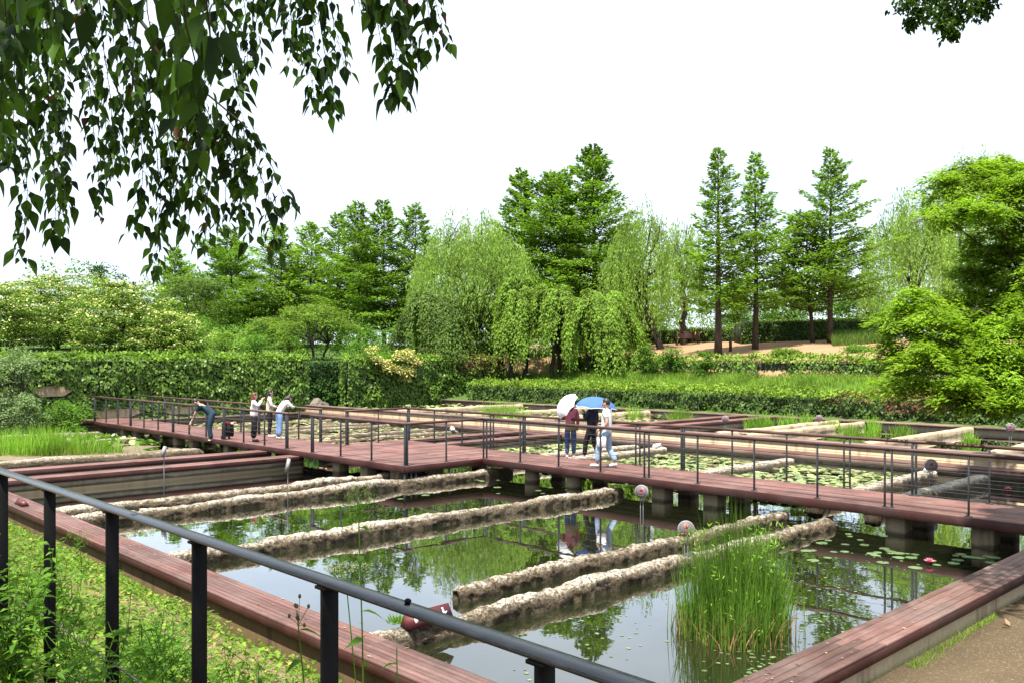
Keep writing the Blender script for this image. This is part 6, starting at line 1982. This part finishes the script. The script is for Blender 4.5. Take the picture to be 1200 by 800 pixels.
# 1 the bending man with his stick
p1 = flat(245, 518, 0)
r1, w1 = person(p1, turn(-50), 'man in dark blue bending over the boardwalk with a stick', dict(pelvis=(0, -.10, .90), spine=(0, .02, 1.04), chest=(0, .20, 1.16), neck=(0, .33, 1.24), head=(0, .42, 1.30), shL=(-.175, .28, 1.17), shR=(.175, .28, 1.17),
     elL=(-.16, .40, .93), elR=(.14, .42, .95), wrL=(-.04, .50, .74), wrR=(.03, .56, .68), hipL=(-.09, -.10, .87), hipR=(.09, -.08, .87), kneeL=(-.10, -.04, .47), kneeR=(.10, .02, .47), ankL=(-.10, -.10, .08), ankR=(.10, -.03, .08), toeL=(-.11, .05, .035), toeR=(.11, .12, .035)),
     1.72, 'c_teal', 'c_teal', 'short', 'hair_black', 'short', 'c_black', face_dir=(0, .8, -.6), leg=(.105, .085, .075))
hand = (w1('wrL') + w1('wrR')) / 2
root = thing('sweeping_stick', hand, 'thin pale stick held by the bending man, its end on the deck', 'stick')
tip = flat(222, 506.5, 0.02)
m = MB(); m.tube([hand + (hand - tip) * .25, hand, tip], [.012, .012, .011], 8); m.build('shaft', M['c_cream'], root)
m = MB(); d = (hand - tip).normalized(); m.tube([tip - d * .01, tip + d * .06], [.022, .018], 8); m.build('tip', M['c_black'], root)
# his trolley
p = flat(267, 514, 0)
root = thing('shopping_trolley', p, 'black wheeled bag with red and green things on top beside the bending man', 'trolley')
m = MB(); m.box((p.x, p.y, .30), (.30, .34, .42), rz=.3, ch=.04); m.build('bag', M['c_black'], root)
m = MB()
for k in (-.12, .12): m.tube([(p.x + k * .8, p.y + k * .3 + .16, .06), (p.x + k * .8, p.y + k * .3 + .2, .60)], .011, 6)
m.tube([(p.x - .1, p.y + .165, .60), (p.x + .1, p.y + .235, .60)], .012, 6); m.build('frame', M['cable'], root)
for k in (-.15, .15):
    m = MB(); m.disc((p.x + k, p.y + .17 + k * .3, .07), .07, .03, 16, M=Matrix.Rotation(R(90), 3, 'Y')); m.build('wheel', M['steel_dark'], root)
m = MB(); m.box((p.x - .02, p.y - .05, .55), (.18, .14, .12), rz=.5, ch=.03); o = m.build('red_bundle', M['c_red'], root)
m = MB(); m.box((p.x - .12, p.y + .12, .53), (.10, .14, .09), rz=.2, ch=.03); m.build('green_bundle', M['c_green'], root)
m = MB(); m.box((p.x + .10, p.y - .10, .53), (.09, .10, .07), rz=.2, ch=.02); m.build('white_bundle', M['c_white'], root)

# 2-4 the three women
p2 = flat(297.5, 517, 0)
r2, w2 = person(p2, turn(115), 'woman with long auburn hair and white top raising a phone', dict(elL=(-.21, .14, 1.24), wrL=(-.06, .27, 1.44), elR=(.25, .12, 1.22), wrR=(.08, .28, 1.45)), 1.62, 'c_white', 'c_black', 'long', 'hair_red', 'long', 'c_black', leg=(.115, .105, .105))
c = (w2('wrL') + w2('wrR')) / 2
root = thing('mobile_phone', c, 'black phone held up by the auburn-haired woman', 'phone')
q = math.radians(-115); fd = Vector((math.sin(-q), math.cos(q), 0))
m = MB(); m.box(c + fd * .045 + Vector((0, 0, .05)), (.14, .010, .075), rz=q, ch=.003); m.build('body', M['phone'], root)
p3 = flat(316, 511.5, 0)
r3, w3 = person(p3, turn(118), 'dark-haired woman in a white blouse and black trousers between her two friends', dict(elR=(.22, .06, 1.12), wrR=(.12, .26, 1.06), elL=(-.22, .05, 1.12), wrL=(-.08, .24, 1.06)), 1.66, 'c_cream', 'c_black', 'long', 'hair_black', 'long', 'c_white')
m = MB(); m.tube([w3('shL') + Vector((0, 0, .07)), w3('chest') + Vector((-.05, -.16, 0)), w3('pelvis') + Vector((-.1, -.18, .05))], .012, 6); m.build('bag_strap', M['c_black'], r3)
p4 = flat(327, 514, 0)
r4, w4 = person(p4, turn(98), 'woman in white jacket and blue jeans leaning forward on the back handrail', dict(spine=(0, .07, 1.08), chest=(0, .20, 1.24), neck=(0, .29, 1.36), head=(0, .38, 1.44), shL=(-.175, .24, 1.31), shR=(.175, .24, 1.31), elL=(-.22, .40, 1.12), elR=(.22, .40, 1.12), wrL=(-.12, .56, 1.10), wrR=(.12, .56, 1.10)),
     1.64, 'c_white', 'c_jeans', 'long', 'hair_black', 'bob', 'c_white', face_dir=(0, .85, -.5), leg=(.112, .09, .085))
# closed black umbrella propped beside her
a = flat(338, 512.5, 0.01)
root = thing('closed_umbrella', a, 'closed black umbrella standing beside the woman in jeans', 'umbrella')
b_ = a + Vector((-.10, .06, .82))
ax = (b_ - a)
m = MB(); m.tube([a, a + ax * .08, a + ax * .3, a + ax * .62, a + ax * .78], [.008, .012, .036, .045, .02], 10); m.build('folded_canopy', M['c_black'], root, smooth=True)
m = MB(); m.tube([a + ax * .78, b_, b_ + Vector((.02, 0, .03)), b_ + Vector((.06, 0, .02))], .009, 8); m.build('handle', M['steel_dark'], root)

# 5-7 the walkers with umbrellas
def umbrella(c, axis, r, depth, mat, label, hand, panels=8, rim=None):
    root = thing('open_umbrella', hand, label, 'umbrella')
    axis = Vector(axis).normalized()
    x = axis.cross(Vector((0.3, 1, 0))).normalized(); y = axis.cross(x)
    nu, nv = panels * 4, 7
    V = [c[:]]
    def pt(i, j, off=0.0):
        t = 2 * math.pi * i / nu; q = j / nv
        fr = (i % 4) / 4
        sag = 1 - .10 * math.sin(math.pi * fr) * q
        rr = r * math.sin(q * 1.25) / math.sin(1.25) * sag
        dz = -depth * (1 - math.cos(q * 1.35)) / (1 - math.cos(1.35)) + .03 * math.sin(math.pi * fr) * q + off
        return c + (x * math.cos(t) + y * math.sin(t)) * rr + axis * dz
    for j in range(1, nv + 1):
        for i in range(nu): V.append(pt(i, j)[:])
    F = [(0, 1 + i, 1 + (i + 1) % nu) for i in range(nu)]
    for j in range(nv - 1):
        for i in range(nu):
            F.append((1 + j * nu + i, 1 + (j + 1) * nu + i, 1 + (j + 1) * nu + (i + 1) % nu, 1 + j * nu + (i + 1) % nu))
    m = MB(); m.add(V, F); m.build('canopy', M[mat], root, smooth=True)
    for k in range(panels):
        m = MB(); m.tube([pt(k * 4, j, -.006) for j in range(0, nv + 1)], .0035, 4); m.build('rib', M['cable'], root)
    m = MB(); m.tube([c + axis * .05, c - axis * .3, hand], .007, 8); m.build('shaft', M['cable'], root)
    d = (hand - c).normalized()
    m = MB(); m.tube([hand - d * .02, hand + d * .09], .013, 8); m.build('handle', M['c_black'], root)
    if rim:
        m = MB(); m.tube([pt(i, nv, -.004) for i in list(range(nu)) + [0]], .009, 5, cap=False); m.build('rim', M[rim], root)
    return root
p5 = flat(668.5, 536, 0)
r5, w5 = person(p5, turn(50), 'woman in pink top and dark jeans, khaki jacket at her hips, under the white umbrella', dict(elL=(-.24, .10, 1.16), wrL=(-.16, .20, 1.32), elR=(.22, .0, 1.12), wrR=(.20, .12, .92)), 1.60, 'c_pink', 'c_dark_jeans', 'long', 'hair_red', 'bob', 'c_white', shawl='c_khaki', torso=1.08)
cc = at(657, 470, 24.1)
umbrella(cc, at(636, 458, 23.95) - at(668, 481, 24.15), .42, .26, 'umb_white', 'open white umbrella tilted over the woman in the pink top', w5('wrL'))
p6 = flat(694, 538.5, 0)
r6, w6 = person(p6, turn(-8), 'person in a long navy coat walking under the blue umbrella', dict(elL=(-.23, .08, 1.15), wrL=(-.13, .2, 1.34), ankL=(-.095, .20, .09), toeL=(-.10, .35, .06), kneeL=(-.09, .16, .50), ankR=(.095, -.16, .10), toeR=(.10, -.02, .04), kneeR=(.095, .0, .49)),
     1.62, 'c_navy', 'c_black', 'long', 'hair_black', 'bob', 'c_white', tail=.28, torso=1.12)
cu = at(699, 464.5, 23.9)
umbrella(cu, (0.05, -.06, 1), .58, .30, 'umb_blue', 'open blue umbrella with a white edge held above the navy coat', w6('wrL'), rim='c_white')
p7 = flat(711, 547.5, 0)
r7, w7 = person(p7, turn(-24), 'man in white T-shirt and pale jeans walking along the boardwalk beside the blue umbrella', dict(kneeL=(-.10, .17, .50), ankL=(-.10, .21, .09), toeL=(-.11, .35, .055), kneeR=(.10, -.01, .50), ankR=(.10, -.20, .11), toeR=(.11, -.06, .04), elL=(-.23, -.08, 1.12), wrL=(-.22, .08, .90), elR=(.23, .06, 1.12), wrR=(.22, .24, .94)),
     1.74, 'c_white', 'c_pale_jeans', 'short', 'hair_black', 'short', 'c_white', torso=1.06, leg=(.115, .09, .075))
hb = w7('wrL')
root = thing('carrier_bag', hb, 'small white bag carried at the side of the man in the white shirt', 'bag')
cb = at(705, 524, 22.1)
hb2 = hb + Vector((0, 0, -.07))
m = MB(); m.box((hb2.x + .02, hb2.y, hb2.z - .20), (.07, .25, .26), rz=.25, ch=.02); m.build('bag', M['c_white'], root)
m = MB(); m.tube([(hb2.x + .02, hb2.y - .07, hb2.z - .08), (hb2.x + .01, hb2.y, hb2.z), (hb2.x + .02, hb2.y + .07, hb2.z - .08)], .006, 6); m.build('handles', M['c_white'], root)
# ------------------------------------------------------------------ camera, light, sky
cam = bpy.data.cameras.new('camera')
cam.sensor_width = 36.0
cam.lens = FPX / 1200 * 36.0
cam.shift_y = (HY - 400) / 1200
cam.clip_start = 0.05
cam.clip_end = 2000
co = bpy.data.objects.new('camera', cam); col.objects.link(co)
co.location = (0, 0, CH)
co.rotation_euler = (R(90), 0, -math.atan2(CN, SN))
sc.camera = co

SUN_EL = R(67)
sx, sy = -.88, -.40                                  # towards the sun, on the ground
sun = bpy.data.lights.new('sun', 'SUN'); sun.energy = SUN_E; sun.angle = R(0.6); sun.color = (1.0, 0.955, 0.88)
so = bpy.data.objects.new('sun', sun); col.objects.link(so)
d = Vector((sx, sy, 0)).normalized() * math.cos(SUN_EL) + Vector((0, 0, math.sin(SUN_EL)))
so.rotation_euler = d.to_track_quat('Z', 'Y').to_euler()
so.location = (0, 0, 30)

wd = bpy.data.worlds.new('World'); sc.world = wd; wd.use_nodes = True
nt = wd.node_tree
bg = nt.nodes['Background']
sky = nd(nt, 'ShaderNodeTexSky'); sky.sky_type = 'NISHITA'; sky.sun_disc = False
sky.sun_elevation = SUN_EL; sky.sun_rotation = math.atan2(sx, sy)
sky.dust_density = 2.0; sky.ozone_density = 1.0
tc = nd(nt, 'ShaderNodeTexCoord')
mp = nd(nt, 'ShaderNodeMapping', {'Vector': tc.outputs['Generated'], 'Scale': (1.0, 1.0, 2.6), 'Location': (3.1, 1.7, 0.4)})
cl = noise_tex(nt, 2.1, 5, 0.58, mp.outputs['Vector'])
cf = ramp(nt, cl, [(0.30, 0.72), (0.52, 1.0)])
cl2 = noise_tex(nt, 4.0, 4, 0.6, mp.outputs['Vector'])
cc_ = ramp(nt, cl2, [(0.3, tuple(CLOUD * k for k in (.74, .87, 1.06))), (0.7, tuple(CLOUD * k for k in (.87, .96, 1.07)))])
skyc = mixc(nt, cf, sky.outputs[0], cc_)
nt.links.new(skyc, bg.inputs['Color'])
bg.inputs['Strength'].default_value = 0.1

sc.view_settings.view_transform = 'Standard'
sc.view_settings.look = 'None'
sc.view_settings.exposure = EXPO
sc.view_settings.gamma = 1.0
sc.view_settings.use_curve_mapping = False
cy = sc.cycles
cy.max_bounces = 6; cy.diffuse_bounces = 3; cy.glossy_bounces = 3; cy.transmission_bounces = 4; cy.transparent_max_bounces = 8
cy.sample_clamp_indirect = 6.0
cy.caustics_reflective = False; cy.caustics_refractive = False
cy.use_denoising = True
try:
    cy.denoiser = 'OPENIMAGEDENOISE'
except Exception:
    pass
